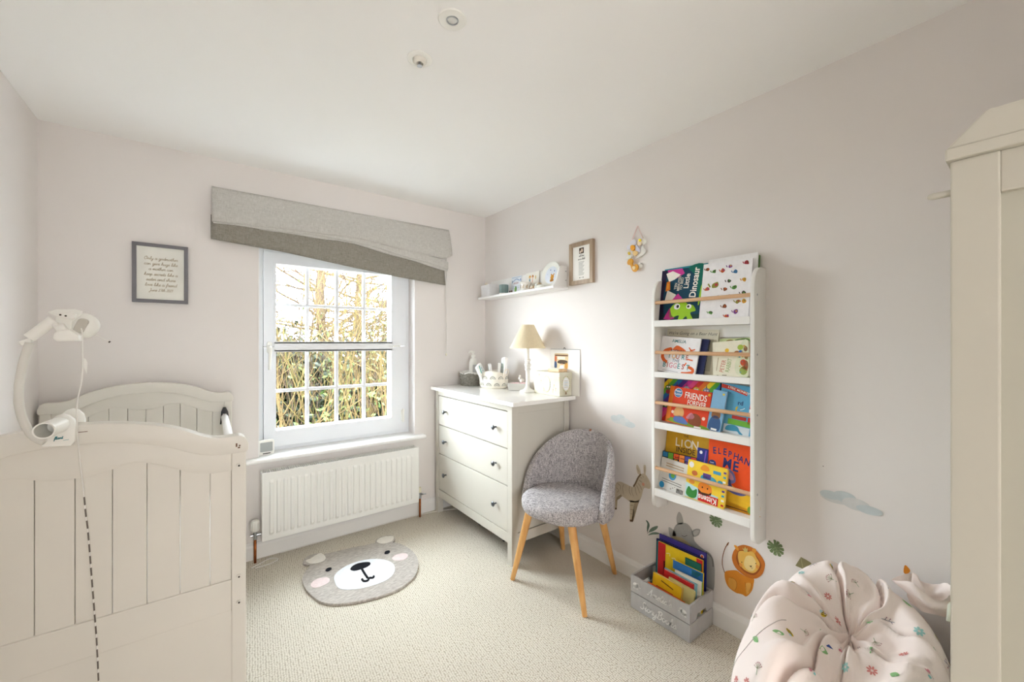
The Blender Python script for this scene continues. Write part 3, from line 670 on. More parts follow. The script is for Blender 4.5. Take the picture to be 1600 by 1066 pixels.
rugpart(V2("0.8930,2.3960 0.9233,2.4175 0.9607,2.4125 0.9835,2.3915 0.9779,2.3572 0.9471,2.3366 0.9118,2.3448 0.8915,2.3699"), .0131, .0150, RUGP, 'cheek', rug)
rugpart(V2("0.5388,2.4998 0.5530,2.5151 0.5709,2.5096 0.5685,2.4887 0.5541,2.4772 0.5412,2.4825"), .0131, .0152, RUGB, 'eye', rug)
rugpart(V2("0.8761,2.4829 0.8921,2.4998 0.9112,2.4935 0.9063,2.4693 0.8890,2.4601 0.8748,2.4669"), .0131, .0152, RUGB, 'eye', rug)
rugpart(V2("0.6544,2.4173 0.6741,2.4445 0.7071,2.4548 0.7448,2.4442 0.7672,2.4249 0.7632,2.4007 0.7370,2.3856 0.7010,2.3821 0.6687,2.3897"), .0156, .0180, RUGB, 'nose', rug)
def rugline(pts):
    P = spline([(a-.70, c-2.40, .0165) for a, c in pts], 5); return MB().tube(P, .0065, 6).build('mouth_stitch', RUGB, rug, smooth=True)
rugline(V2("0.7091,2.3761 0.7076,2.3221 0.7081,2.2686")); rugline(V2("0.6789,2.2781 0.6817,2.2525 0.6983,2.2450 0.7139,2.2642 0.7301,2.2541 0.7403,2.2674"))

# ================================================================ cot arm (baby monitor holder) and its cord
hm = thing('monitor_holder', 'white flexible arm clamped to the near cot end', 'monitor holder', (-.27, 1.51, 1.08))
hm.location = (0, 0, 0)
PL = V2("-0.3276,1.0711 -0.3276,1.1044 -0.3181,1.1287 -0.3029,1.1446 -0.2919,1.1483 -0.2808,1.1430 -0.2718,1.1313 -0.2689,1.1162 -0.2706,1.0770 -0.2774,1.0649")
cl = MB().prism(PL, XZ, 1.487, 1.502).build('clamp_plate', PLAST, hm, bev=.003, smooth=40)
PB = [(u+.004, v+.004) for u, v in PL]
MB().prism(PB, XZ, 1.560, 1.572).build('clamp_plate', PLAST, hm, bev=.003, smooth=40)
MB().box(PL[1][0]+.03, PL[7][0]-.03, 1.502, 1.560, 1.118, 1.128).build('clamp_bridge', PLAST, hm, bev=.002)
A = Art(); q = V2("-0.3067,1.0816 -0.2894,1.0887"); xh = (q[1][0]-q[0][0])/5.2
A.script('flant', q[0][0], q[0][1]+.004, xh*1.05, '#2b8f96', .0013, rot=4); A.line([(q[0][0]+.016, q[0][1]+.0005), (q[0][0]+.026, q[0][1]+.0012)], .0008, '#2b8f96')
A.build('logo', cl, lambda u, v, d: (u, 1.487-d, v))
# socket tube
s0 = Vector((*[V2("-0.2919,1.1239")[0][0]], 1.495, V2("-0.2919,1.1239")[0][1])); q = V2("-0.3008,1.1247")[0]; s1 = Vector((q[0], 1.40, q[1]))
sock = MB(); dv = (s1-s0)
sock.tube([s0, s0+dv*.45], [.014, .015], 18).build('socket_hub', PLAST, hm, smooth=40)
ring = MB(); N_ = 20
ax = dv.normalized(); a_ = ax.orthogonal().normalized(); b_ = ax.cross(a_)
for r0, t0, t1 in ((.0190, .30, 1.12),):
    rows = [[s0+dv*t+(a_*cos(2*pi*j/N_)+b_*sin(2*pi*j/N_))*r for j in range(N_)] for t, r in ((t0, r0), (t1, r0), (t1, r0-.003), (t0, r0-.003))]
    ring.grid(rows, wrap=True)
ring.build('socket_sleeve', PLAST, hm, smooth=40)
pa = V2("-0.3031,1.0974 -0.3152,1.1051 -0.3270,1.1217 -0.3368,1.1482 -0.3436,1.1813 -0.3455,1.2153 -0.3436,1.2476 -0.3397,1.2813 -0.3349,1.3093 -0.3310,1.3270")
MB().tube(spline([(a, 1.40+.0025*i, c) for i, (a, c) in enumerate(pa)], 5), .0080, 14).build('flexible_arm', mat('pearl_grey_plastic', '#d9d7d0', .4), hm, smooth=True)
q = V2("-0.3333,1.3390 -0.2950,1.3821"); u0 = Vector((q[0][0], 1.43, q[0][1])); u1 = Vector((q[1][0], 1.43, q[1][1]))
MB().tube([u0, u1], [.0115, .0115], 18).build('upper_sleeve', PLAST, hm, smooth=40)
q = V2("-0.3479,1.3300 -0.3313,1.3390 -0.3274,1.3300 -0.3431,1.3211"); MB().prism(q, XZ, 1.42, 1.44).build('release_tab', PLAST, hm, bev=.002)
# cradle head
q = V2("-0.3063,1.3999 -0.2919,1.4077 -0.2610,1.4100 -0.2475,1.4057 -0.2514,1.3941 -0.2610,1.3848 -0.2655,1.3789 -0.2666,1.3611 -0.2497,1.3467 -0.2497,1.3311 -0.2886,1.3303 -0.2951,1.3382 -0.2940,1.3478 -0.2832,1.3576 -0.2940,1.3781 -0.2919,1.3909")
MB().prism(q, XZ, 1.432, 1.440).build('cradle_back', PLAST, hm, bev=.002)
q = V2("-0.3010,1.3994 -0.2847,1.3962 -0.2609,1.4004 -0.2543,1.3959 -0.2565,1.3870 -0.2609,1.3829 -0.2783,1.3870 -0.2889,1.3906")
MB().prism(q, XZ, 1.405, 1.432).build('cradle_jaw', PLAST, hm, bev=.003)
q = V2("-0.2898,1.3493 -0.2834,1.3565 -0.2703,1.3583 -0.2637,1.3577 -0.2497,1.3449 -0.2482,1.3319 -0.2855,1.3306 -0.2920,1.3374")
MB().prism(q, XZ, 1.405, 1.432).build('cradle_foot', PLAST, hm, bev=.004)
q = V2("-0.2879,1.3584 -0.2730,1.3657"); MB().tube([(q[0][0], 1.42, q[0][1]), (q[1][0], 1.42, q[1][1])], .010, 14).build('pivot', PLAST, hm, smooth=40)
q = V2("-0.2921,1.3723 -0.2826,1.3553"); MB().tube([(q[0][0], 1.425, q[0][1]), (q[1][0], 1.415, q[1][1])], .006, 8).build('strut', PLAST, hm, smooth=40)
q = V2("-0.2790,1.3933 -0.2703,1.3912 -0.2769,1.3790")
MB().tube([(q[0][0], 1.404, q[0][1]), (q[0][0], 1.402, q[0][1])], .002, 8).tube([(q[1][0], 1.404, q[1][1]), (q[1][0], 1.402, q[1][1])], .002, 8).build('screw_hole', DARK, hm)['kind'] = 'stuff'
# camera unit held in the cradle: round white body with cable and aerial
cu = thing('baby_camera', 'round white baby camera held in the arm above the cot', 'camera'); 
q = V2("-0.2549,1.3704 -0.2596,1.4003 -0.2397,1.3708 -0.2515,1.3822 -0.2462,1.3706")
cc = Vector((q[0][0], 1.475, q[0][1]))
MB().lathe([(.0001, -.020), (.020, -.019), (.030, -.012), (.0325, 0), (.030, .012), (.020, .019), (.0001, .020)], n=28, caps=False).build('body', PLAST, cu, smooth=True, loc=cc, rot=(radians(80), 0, radians(-25)))
MB().prism(rrect(-.010, .010, -.019, .019, .009), XZ, -.006, .006).build('rear_plate', mat('warm_grey_plastic', '#c6c1b8', .5), cu, bev=.002, loc=cc+Vector((.002, -.022, -.001)), rot=(0, radians(22), radians(-15)))
q = V2("-0.2444,1.3538 -0.2314,1.3472 -0.2194,1.3388 -0.2072,1.3303 -0.2048,1.3286")
P = [(a, 1.475, c) for a, c in q]
MB().tube(P[:4], .0011, 6).build('aerial', CORD, cu, smooth=True); MB().tube(P[3:], .0024, 8).build('aerial_tip', DARK, cu, smooth=True)
cd = thing('power_cord', 'thin white power cord hanging down the near cot end', 'cord')
q = V2("-0.2520,1.3637 -0.2503,1.3493 -0.2503,1.3123 -0.2492,1.2802 -0.2509,1.2482 -0.2526,1.2242"); P = [(a, 1.445, c) for a, c in q]
q2 = V2("-0.2607,1.1805 -0.2635,1.1398 -0.2647,1.0990 -0.2647,1.0580 -0.2613,1.0082 -0.2590,0.9831 -0.2556,0.9413 -0.2527,0.8911 -0.2487,0.8487 -0.2452,0.7898 -0.2417,0.7223 -0.2370,0.6374 -0.2323,0.5520 -0.2300,0.4841 -0.2288,0.4401 -0.2276,0.3658")
P += [(a, 1.492 if i > 2 else 1.455+.012*i, c) for i, (a, c) in enumerate(q2)]
P = [p for p in P if p[2] > .004]; P.append((P[-1][0]+.004, 1.488, .004))
MB().tube(spline(P, 4), .0016, 6).build('cable', CORD, cd, smooth=True)
b = MB()
for i in range(30):
    z = .93-i*.031
    # dark flecks of the braided sleeve on the lower half of the cord
    k = min(range(len(P)), key=lambda j: abs(P[j][2]-z)); k2 = min(len(P)-1, k+1)
    def at(zz):
        for a, c in zip(P, P[1:]):
            if a[2] >= zz >= c[2]:
                t = (a[2]-zz)/max(1e-6, a[2]-c[2]); return Vector(a).lerp(Vector(c), t)
        return Vector(P[-1])
    a, c = at(z), at(z-.021); 
    if z > .04: b.tube([a, c], .00175, 6)
b.build('braid_flecks', mat('braid_grey', '#6f665f', .8), cd)['kind'] = 'stuff'
q = V2("-0.2472,1.2891 -0.2437,1.2866 -0.2403,1.2774 -0.2409,1.2658 -0.2420,1.2502 -0.2466,1.2660")
MB().prism(q, XZ, 1.4405, 1.4415).build('warning_label', WHITEM, cd)

# ================================================================ upholstered chair
ch = thing('upholstered_chair', 'grey tweed round-backed chair with beech legs beside the chest of drawers', 'chair', (1.582, 1.612, 0), radians(192.6))
TWEED = weave('grey_tweed', '#767275', '#d2cdcd', 260, 34, .5, .95, lo=.40, hi=.60)
# local frame: +X is the front of the seat
b = MB(); rows = []
def seat_r(a):
    # rounded D outline
    ca, sa = cos(a), sin(a); return Vector((.225*math.copysign(abs(ca)**.86, ca)+.005, .228*math.copysign(abs(sa)**.86, sa), 0))
NS = 40
for sc_, z in ((.02, .388), (.55, .387), (.86, .390), (.955, .402), (.995, .425), (1.0, .445), (.985, .463), (.94, .476), (.84, .4835), (.6, .487), (.3, .488), (.02, .488)):
    rows.append([tuple(seat_r(2*pi*j/NS)*sc_+Vector((0, 0, z+.006*sc_*cos(2*pi*j/NS)))) for j in range(NS)])
MB().grid(rows, wrap=True).build('seat', TWEED, ch, smooth=True)
# wrap-around back shell
rows = []; NA = 30; amax = radians(101)
for i in range(NA+1):
    u = -1+2*i/NA; a = pi+u*amax
    top = .425+.368*(max(0, 1-abs(u)**2.3))**.55
    bot = .405
    ring_ = []
    h = max(top-bot, .03)
    for (fr_, off) in ((0, .000), (.12, .002), (.35, .004), (.62, .006), (.85, .008), (.955, .010), (1.0, .026), (.955, .042), (.85, .046), (.62, .047), (.35, .046), (.12, .044), (0, .040)):
        z = bot+h*fr_
        lean = .040*((z-bot)/.38)**1.0*(.25+.75*max(0, cos(a-pi)))
        w_ = 1-.10*((z-bot)/.38)**2*abs(sin(a))
        r = .232+off-.012
        x = -r*cos(a-pi)*1.0-lean; y_ = r*sin(a-pi)*w_*1.02
        ring_.append((x, -y_, z))
    rows.append(ring_)
b = MB().grid([list(r) for r in zip(*rows)])
n = NA+1; m = 13
# close the shell along the bottom and at both ends
for i in range(NA): b.f.append((i, i+1, (m-1)*n+i+1, (m-1)*n+i)); b.m.append(0)
b.f.append(tuple(k*n for k in range(m))); b.m.append(0); b.f.append(tuple(k*n+n-1 for k in range(m))[::-1]); b.m.append(0)
b.build('backrest', TWEED, ch, smooth=50)
P = [(-(.232+.046-.010)*cos(u*amax)*1.0-.03, -(.232+.046-.008)*sin(u*amax), .43+.36*(max(0, 1-abs(u)**2.3))**.55) for u in [-.97+1.94*i/40 for i in range(41)]]
# legs (floor spots measured from the photograph, in local coordinates)
Mi = Matrix.Rotation(-radians(192.6), 2)
for (lx, ly), (tx, ty) in zip(((1.359, 1.799), (1.456, 1.346), (1.862, 1.492), (1.818, 1.868)), ((.145, -.135), (.145, .135), (-.145, .135), (-.145, -.135))):
    q = Mi @ Vector((lx-1.582, ly-1.612)); t = Vector((tx, ty))
    MB().tube([(q.x, q.y, .0), (q.x+(t.x-q.x)*.5, q.y+(t.y-q.y)*.5, .2), (t.x, t.y, .40)], [.0125, .0185, .0215], 16).build('leg', OAK, ch, smooth=40)
MB().tube([(-.285, .0, .785), (-.285, .0, .797)], .007, 8).build('chair_back_toggle', mat('tan_leather', '#a8745a', .7), ch, smooth=True)

# ================================================================ wall bookcase
bc = thing('wall_bookcase', 'white wall-mounted four tier picture book rack with wooden rails', 'bookcase', (0, 0, 0))
BCW = mat('bookcase_white', '#f0efec', .4, var=.01, vscale=4)
BX0, BX1, BY0, BY1 = 1.799, 1.9125, .726, 1.2095
prof = [(BX1, .480), (BX0+.05, .480)]+[(BX0+.05-.05*sin(radians(a)), .530-.05*cos(radians(a))) for a in (15, 35, 55, 75, 90)]+[(BX0, 1.55)]+[(BX0+.07-.07*cos(radians(a)), 1.55+.095*sin(radians(a))) for a in (15, 30, 45, 60, 75, 90)]+[(BX1, 1.645)]
for y0, lab in ((BY0, 'outer side'), (BY1-.017, 'inner side')):
    o = MB().prism(prof, lambda u, v, d: (u, d, v), y0, y0+.017).build('side_panel', BCW, bc, bev=.002, smooth=30)
    if y0 == BY0:
        for z in (1.526, 1.276, 1.023, .692):
            MB().tube([(1.826, y0-.0008, z), (1.826, y0+.002, z)], .0045, 10).build('screw_cover', STEEL, o)
TIERS = [(1.404, 1.436, 1.526), (1.151, 1.179, 1.2755), (.894, .928, 1.0225), (.553, .591, .692)]
for z0, z1, zd in TIERS:
    MB().box(BX0+.012, BX1-.001, BY0+.017, BY1-.017, z0+.001, z1-.004).build('shelf', BCW, bc)
    MB().box(BX0, BX0+.014, BY0+.017, BY1-.017, z0, z1).build('shelf_lip', BCW, bc, bev=.002)
    MB().tube([(BX0+.012, BY0+.017, zd), (BX0+.012, BY1-.017, zd)], .0088, 14).build('rail', DOWEL, bc, smooth=40)
MB().box(BX1-.012, BX1-.001, BY0+.017, BY1-.017, 1.350, 1.404).build('back_batten', BCW, bc)

# ---------------------------------------------------------------- books
def book(label, w, h, t, col, yc, zb, xf, lean=9, roll=0, yaw=0, art=None, spine=None, board=False, group=None, back=None):
    """picture book facing the room (-X); yc = centre of its foot, xf = front face at the foot"""
    o = thing('board_book' if board else 'picture_book', label, 'book', (xf, yc, zb), group=group, rot=(radians(-lean), radians(roll), radians(-90+yaw)))
    cm = ink(col); sm = ink(spine or col); r = .008 if board else .0005
    c = MB(); q = rrect(-w/2, w/2, 0, h, r, 3)
    c.prism(q, XZ, 0, .0016 if not board else .003); c.prism(q, XZ, t-.0016, t); c.box(-w/2, -w/2+.0016, 0, t, .0, h, 1)
    c.build('cover', [cm, sm], o)
    MB().box(-w/2+.0017, w/2-.003, .0017 if not board else .0031, t-.0017, .002, h-.002).build('pages', PAGES, o)
    if art:
        A = Art(); art(A, w, h); A.build('cover_print', o, FRONT, base=.0003)
    return o
def lean_x(xf, h, lean): return xf
def a_dino(A, w, h):
    x = -w/2
    A.rect(x, w/2, 0, h, '#12435a'); A.up()
    A.poly([(x, 0), (x+.035, 0), (x+.02, h*.5), (x+.03, h), (x, h)], '#241a3c').poly([(x, 0), (w/2, 0), (w/2, h*.12), (x+.05, h*.10), (x, h*.22)], '#123b3a')
    A.blob([(.03, h), (w/2, h), (w/2, h*.3), (w*.38, h*.5), (w*.33, h*.8)], '#0f6b5c').poly([(x+.03, h), (x+.11, h), (x+.125, h*.90), (x+.085, h*.82), (x+.05, h*.80)], '#c93a93').up()
    A.poly([(x+.025, h*.93), (x+.06, h*.97), (x+.105, h*.88), (x+.075, h*.80), (x+.045, h*.76)], '#f0ece2').poly([(x+.03, h*.38), (x+.04, h*.60), (x+.09, h*.50), (x+.075, h*.40)], '#f0ece2')
    A.poly([(x+.03, h*.58), (x+.032, h*.76), (x+.05, h*.78), (x+.055, h*.60)], '#f08a2c').poly([(x+.035, h*.62), (x+.037, h*.74), (x+.046, h*.72), (x+.047, h*.63)], '#f7c94a')
    A.poly([(x+.06, h*.37), (x+.10, h*.52), (x+.13, h*.40)], '#d13f95').up()
    A.fit('Little', x+.125, x+.185, h*.56, .02, '#f4f1e8', rot=84, bold=.02)
    A.it.pop(); A.text('Little', x+.150, h*.60, .036, '#f4f1e8', rot=86, bold=.015); A.text('Dinosaur', x+.190, h*.42, .046, '#f4f1e8', rot=86, sx=.86, bold=.02)
    A.text('TEN', x+.088, h*.60, .018, '#e9e4d4', rot=86, bold=.01); A.text('MINUTES', x+.103, h*.57, .018, '#e9e4d4', rot=86, bold=.01); A.text('TO BED', x+.118, h*.58, .018, '#e9e4d4', rot=86, bold=.01)
    A.blob([(-.045, h*.06), (-.05, h*.22), (-.02, h*.34), (.02, h*.37), (.045, h*.30), (.07, h*.28), (.085, h*.18), (.06, h*.14), (.075, .004), (.05, .004), (.04, h*.08), (.02, .004), (0, .004), (0, h*.1)], '#9ccb2b')
    A.poly([(-.08, .01), (-.07, h*.12), (-.05, h*.25), (-.04, h*.12), (-.02, h*.05), (-.05, .005)], '#c63c8c').blob([(w/2-.02, h*.30), (w/2-.012, h*.62), (w/2-.006, h*.60), (w/2-.012, h*.32)], '#a5d238').up()
    A.ell(-.012, h*.27, .016, .015, '#ffffff').ell(.05, h*.26, .013, .012, '#ffffff').up().ell(-.008, h*.27, .007, .008, '#1b2a1b').ell(.047, h*.26, .006, .006, '#1b2a1b')
book('dark teal picture book with a lime dinosaur on the top tier', .226, .262, .012, '#12304a', 1.087, 1.4325, 1.836, 8, 1.2, art=a_dino, spine='#1b1733', group='books in the wall rack')
def a_stickers(A, w, h):
    rnd = random.Random(4)
    A.rect(-w/2, w/2, 0, h, '#f3f2f4').up()
    cs = ['#7d4a2a', '#4f8a3c', '#c0572b', '#7a3f8a', '#3d6f9c', '#b23a48', '#8c8a3a', '#4a4038', '#d29a3a']
    spots = [(-.085, .235), (-.055, .222), (-.015, .222), (.015, .238), (.04, .21), (.085, .245), (-.045, .155), (.015, .17), (.08, .17), (0, .135), (.04, .14), (-.08, .14), (-.07, .095), (-.03, .10), (.02, .10), (.06, .075), (.08, .11), (.085, .075), (.005, .055), (-.055, .03), (.02, .012), (.055, .03)]
    for i, (x, y) in enumerate(spots):
        s = .012 if i != 6 else .022; c = cs[i % 9]
        A.blob([(x+s*cos(a)*rnd.uniform(.5, 1), y+s*sin(a)*rnd.uniform(.5, 1)) for a in [2*pi*k/7 for k in range(7)]], c, 3)
        A.line([(x-s, y-s*.3), (x-s*1.5, y+s*.5)], s*.3, c)
        A.up(); A.ell(x+s*.2, y+s*.15, s*.3, s*.3, cs[(i*5+2) % 9], n=8); A.k -= 1
book('white activity book dotted with small dinosaur stickers', .215, .262, .006, '#f3f2f4', .872, 1.4325, 1.832, 8, 1.0, art=a_stickers, group='books in the wall rack')
book('plain white tall book behind the sticker book', .212, .285, .010, '#f2f1f1', .853, 1.4325, 1.846, 8, 0, group='books in the wall rack')
book('teal picture book peeping out behind the dinosaur book', .225, .272, .012, '#2a8fa0', 1.077, 1.4325, 1.853, 7, 0, group='books in the wall rack')
book('thin green and white comic behind the plain white book', .200, .275, .008, '#6f9a5a', .846, 1.4325, 1.862, 8, 0, group='books in the wall rack')
def a_amelia(A, w, h):
    A.rect(-w/2, w/2, 0, h, '#f1f0f2').up()
    T, O, P, R, Y = '#1f8a8c', '#e0662a', '#d87a92', '#b54a3a', '#d9a23c'
    A.text('AMELIA', -.006, h*.84, .022, '#2d7a7c', align='c', bold=.008)
    A.line([(-.035, h*.66), (-.072, h*.58), (-.082, h*.42), (-.065, h*.30), (-.05, h*.27)], .017, O, 5, .3)
    A.blob([(-.03, h*.67), (-.012, h*.76), (.02, h*.70), (.035, h*.62), (-.03, h*.62)], O).line([(.05, h*.56), (.062, h*.66), (.058, h*.70)], .004, O, 3).line([(.062, h*.66), (.082, h*.70)], .006, O).line([(.062, h*.64), (.085, h*.63)], .006, O).line([(.05, h*.74), (.062, h*.66)], .005, O)
    A.line([(.06, h*.22), (.085, h*.17), (.086, h*.09), (.06, h*.04), (.03, h*.02)], .014, O, 5, .3).line([(.05, h*.42), (.08, h*.40)], .006, O).line([(.05, h*.32), (.04, h*.22)], .006, O)
    A.up()
    A.text('NOW', -.008, h*.545, .026, '#38474a', align='c', bold=.015)
    x = -.052
    for ch_, c in zip("YOU'RE", (T, Y, R, P, T, R)): A.text(ch_, x, h*.395, .034, c, sx=.82, bold=.01); x += .0215 if ch_ != "'" else .008
    A.text('THE', -.006, h*.30, .022, '#3b5d78', align='c')
    x = -.072
    for ch_, c in zip('BIGGEST', (T, R, P, '#d8a0a8', T, R, T)): A.text(ch_, x, h*.135, .036, c, sx=.82, bold=.012); x += .0225 if ch_ != 'I' else .011
    A.text('Written by a friend for Amelia', -.01, h*.03, .0075, '#555555', align='c'); A.it.pop()
    A.line([(-.068, h*.045), (.015, h*.035)], .0016, '#8b8b90')
ZS = 1.1755
book('white picture book with multicoloured lettering and an orange fox', .204, .180, .008, '#f1f0f2', 1.10, ZS, 1.829, 10, 5, art=a_amelia, group='books in the wall rack')
book('navy book just behind the white fox book', .225, .178, .010, '#232a55', 1.078, ZS, 1.8385, 10, 5.5, group='books in the wall rack')
def a_bear(A, w, h):
    A.rect(-w/2, w/2, 0, h, '#d9d4c2').up(); A.text("We're Going on a Bear Hunt", 0, h-.028, .0215, '#5b5a52', shear=.25, align='c', sx=.98); A.rect(-w/2+.02, w/2-.02, .02, h-.045, '#b9b7a4')
book("cream book with grey italic title peeping over the white fox book", .262, .218, .010, '#d9d4c2', 1.055, ZS, 1.860, 9, 2.5, art=a_bear, group='books in the wall rack')
def a_tales(A, w, h):
    A.poly(rrect(-w/2, w/2, 0, h, .008, 3), '#ece8d3').up()
    rnd = random.Random(3)
    A.blob([(.03, .01), (w/2-.002, .004), (w/2-.002, h-.01), (.05, h-.012), (.035, h*.6), (.02, h*.3)], '#dfe3c6').up()
    A.ell(-.012, h*.74, .009, .009, '#eec23f').ell(.03, h*.66, .012, .008, '#a86a34').ell(.045, h*.67, .009, .008, '#3f78b8').ell(.045, h*.80, .012, .012, '#a8c04a').ell(.066, h*.75, .008, .012, '#8c6a4c').ell(.055, h*.38, .012, .014, '#c9583a').ell(.066, h*.30, .010, .022, '#9a6f50').ell(.055, h*.16, .016, .018, '#9db25c').ell(.06, h*.24, .012, .008, '#cf6a3a').ell(.068, h*.55, .008, .014, '#b98a62')
    for i in range(16): A.ell(rnd.uniform(.03, .074), rnd.uniform(.015, h*.9), .004, .003, rnd.choice(['#8fae4e', '#c97a48', '#7fb0b8', '#d7b25a']))
    for i, (t, c) in enumerate((('Peter', '#d06a4a'), ('and', '#6c8f50'), ('tales', '#5a8f96'))): pass
    A.text('PETER', -.030, h*.12, .026, '#c9705a', rot=76, sx=.8); A.text('RABBIT', -.005, h*.12, .026, '#8fae60', rot=76, sx=.72); A.line([(-.06, h*.18), (-.05, h*.55)], .003, '#b8ab8c')
    A.ell(-.055, h*.03, .007, .004, '#6f7a3c').line([(-.035, h*.05), (-.015, h*.045)], .003, '#7a7a6a').line([(-.06, h*.60), (-.05, h*.68), (-.04, h*.62)], .002, '#5f8fae', 3).line([(-.035, h*.62), (-.028, h*.70), (-.02, h*.63)], .003, '#c98a5a', 3)
book('cream board book with a painted animal picnic on its cover', .152, .160, .014, '#ece8d3', .836, ZS, 1.828, 9, -5, art=a_tales, board=True, group='books in the wall rack')
def a_greenprint(A, w, h):
    A.rect(-w/2, w/2, 0, h, '#c6cf9a').up().ell(-.03, h*.9, .02, .012, '#8d7a4a').ell(.03, h*.88, .03, .02, '#6f8f4a').ell(.06, h*.7, .02, .03, '#b5803c').ell(.01, h*.94, .02, .006, '#5a7a3c')
book('pale green board book behind the picnic book', .150, .172, .014, '#c6cf9a', .822, ZS, 1.848, 9, -2, art=a_greenprint, board=True, group='books in the wall rack')
def a_rainbow(A, w, h):
    cs = ['#d8342b', '#e8782a', '#f2d62c', '#5cb23a', '#2f78c0', '#5a3a9c', '#d23a9a', '#e8508a']
    A.rect(-w/2, w/2, 0, h, '#3a2a5c').up()
    for i in range(-6, 14):
        x = -w/2+i*.027
        P = [(x, 0), (x+.0275, 0), (x+.0275+h*.9, h), (x+h*.9, h)]
        def clip(P):
            out = []
            for (a, b), (c, d) in zip(P, P[1:]+P[:1]):
                for lim, sg in ((-w/2, 1), (w/2, -1)): pass
            return P
        q = []
        for k in range(13):
            v = h*k/12; q.append((max(-w/2, min(w/2, x+v*.9)), v))
        r = []
        for k in range(12, -1, -1):
            v = h*k/12; r.append((max(-w/2, min(w/2, x+.0275+v*.9)), v))
        for k in range(12):
            if abs(q[k][0]-r[12-k][0]) > 1e-4 or abs(q[k+1][0]-r[11-k][0]) > 1e-4: A.poly([q[k], r[12-k], r[11-k], q[k+1]], cs[i % 8])
    A.up()
    for x, c, e in ((-.112, '#4f7a3c', '#a83a4a'), (-.065, '#a02f4a', '#7a3a8a'), (-.015, '#b9b4c4', '#5a5a7a'), (.035, '#e6c23c', '#8a5a3a'), (.085, '#8d86a8', '#4a4a6a')):
        A.ell(x, h*.80, .017, .014, c); A.ell(x, h*.70, .013, .012, e).poly([(x-.003, h*.86), (x+.003, h*.86), (x, h*.95)], e); A.up().ell(x-.006, h*.81, .005, .004, '#f2efe6').ell(x+.006, h*.81, .005, .004, '#f2efe6'); A.k -= 1
    A.rect(-w/2, -w/2+.045, h*.32, h*.46, '#2f6a3a'); A.up().text("TEN", -w/2+.008, h*.35, .026, '#f2efe0', sx=.8, bold=.01)
ZS = .9245
book('rainbow striped book with a row of little monsters', .296, .216, .008, '#402a60', 1.056, ZS, 1.864, 7, 0, art=a_rainbow, spine='#2a1d48', group='books in the wall rack')
def a_friends(A, w, h):
    A.rect(-w/2, w/2, 0, h, '#d9421f').up().rect(-w/2, -w/2+.022, 0, h, '#e57a22').blob([(-w/2+.02, .005), (w/2, .004), (w/2, h*.10), (.04, h*.13), (-.02, h*.08), (-.07, h*.15), (-w/2+.022, h*.12)], '#7a9c2c').ell(-.058, h*.84, .022, .023, '#eef1f4').up()
    A.ell(-.058, h*.84, .020, .021, '#3f7fb5').up().text('Story', -.058, h*.86, .014, '#f2f2ee', align='c', bold=.02).text('Time', -.058, h*.78, .015, '#f2f2ee', align='c', bold=.02)
    A.it.pop(); A.it.pop(); A.text('Peter', -.058, h*.86, .015, '#f2f2ee', align='c', bold=.02).text('Rabbit', -.058, h*.775, .0145, '#f2f2ee', align='c', bold=.02)
    A.fit('FRIENDS', -.022, w/2-.018, h*.74, .030, '#f6f1e6', bold=.012); A.fit('FOREVER', -.004, w/2-.016, h*.575, .024, '#f6f1e6', bold=.010)
    A.ell(w/2-.010, h*.93, .006, .006, '#e8b52c').ell(-.072, h*.30, .007, .008, '#efd9c4').ell(w/2-.02, h*.30, .008, .008, '#efd9c4').rect(.045, .078, .001, .012, '#f2f0ea')
    # plain rounded colour patches where the cover figures are
    A.blob([(-.055, h*.06), (-.06, h*.18), (-.03, h*.24), (0, h*.16), (.01, h*.05)], '#5a74b0').blob([(.015, h*.10), (.02, h*.32), (.045, h*.38), (.07, h*.30), (.07, h*.08)], '#8a4a2a').blob([(.0, h*.22), (.02, h*.38), (.04, h*.30), (.03, h*.22)], '#d58a96').blob([(-.065, h*.22), (-.06, h*.42), (-.035, h*.48), (-.015, h*.38), (-.02, h*.22)], '#d9a66a')
book('red and orange picture book with white block capitals', .208, .180, .010, '#d9421f', 1.048, ZS, 1.829, 9, 4.5, art=a_friends, spine='#e57a22', group='books in the wall rack')
def a_blue(A, w, h):
    A.rect(-w/2, w/2, 0, h, '#86b6d8').up().blob([(-.022, .004), (.022, .004), (.026, h*.22), (.012, h*.36), (-.012, h*.36), (-.026, h*.2)], '#3f5f8c').blob([(-.016, h*.32), (.016, h*.32), (.018, h*.46), (0, h*.54), (-.018, h*.46)], '#9a6a44').ell(.018, h*.92, .005, .005, '#e2c23c').up().rect(-.012, .014, .003, .012, '#f1efe8')
book('narrow light blue book between the red and the number books', .062, .186, .012, '#86b6d8', .913, ZS, 1.8315, 9, 6, art=a_blue, spine='#26282c', group='books in the wall rack')
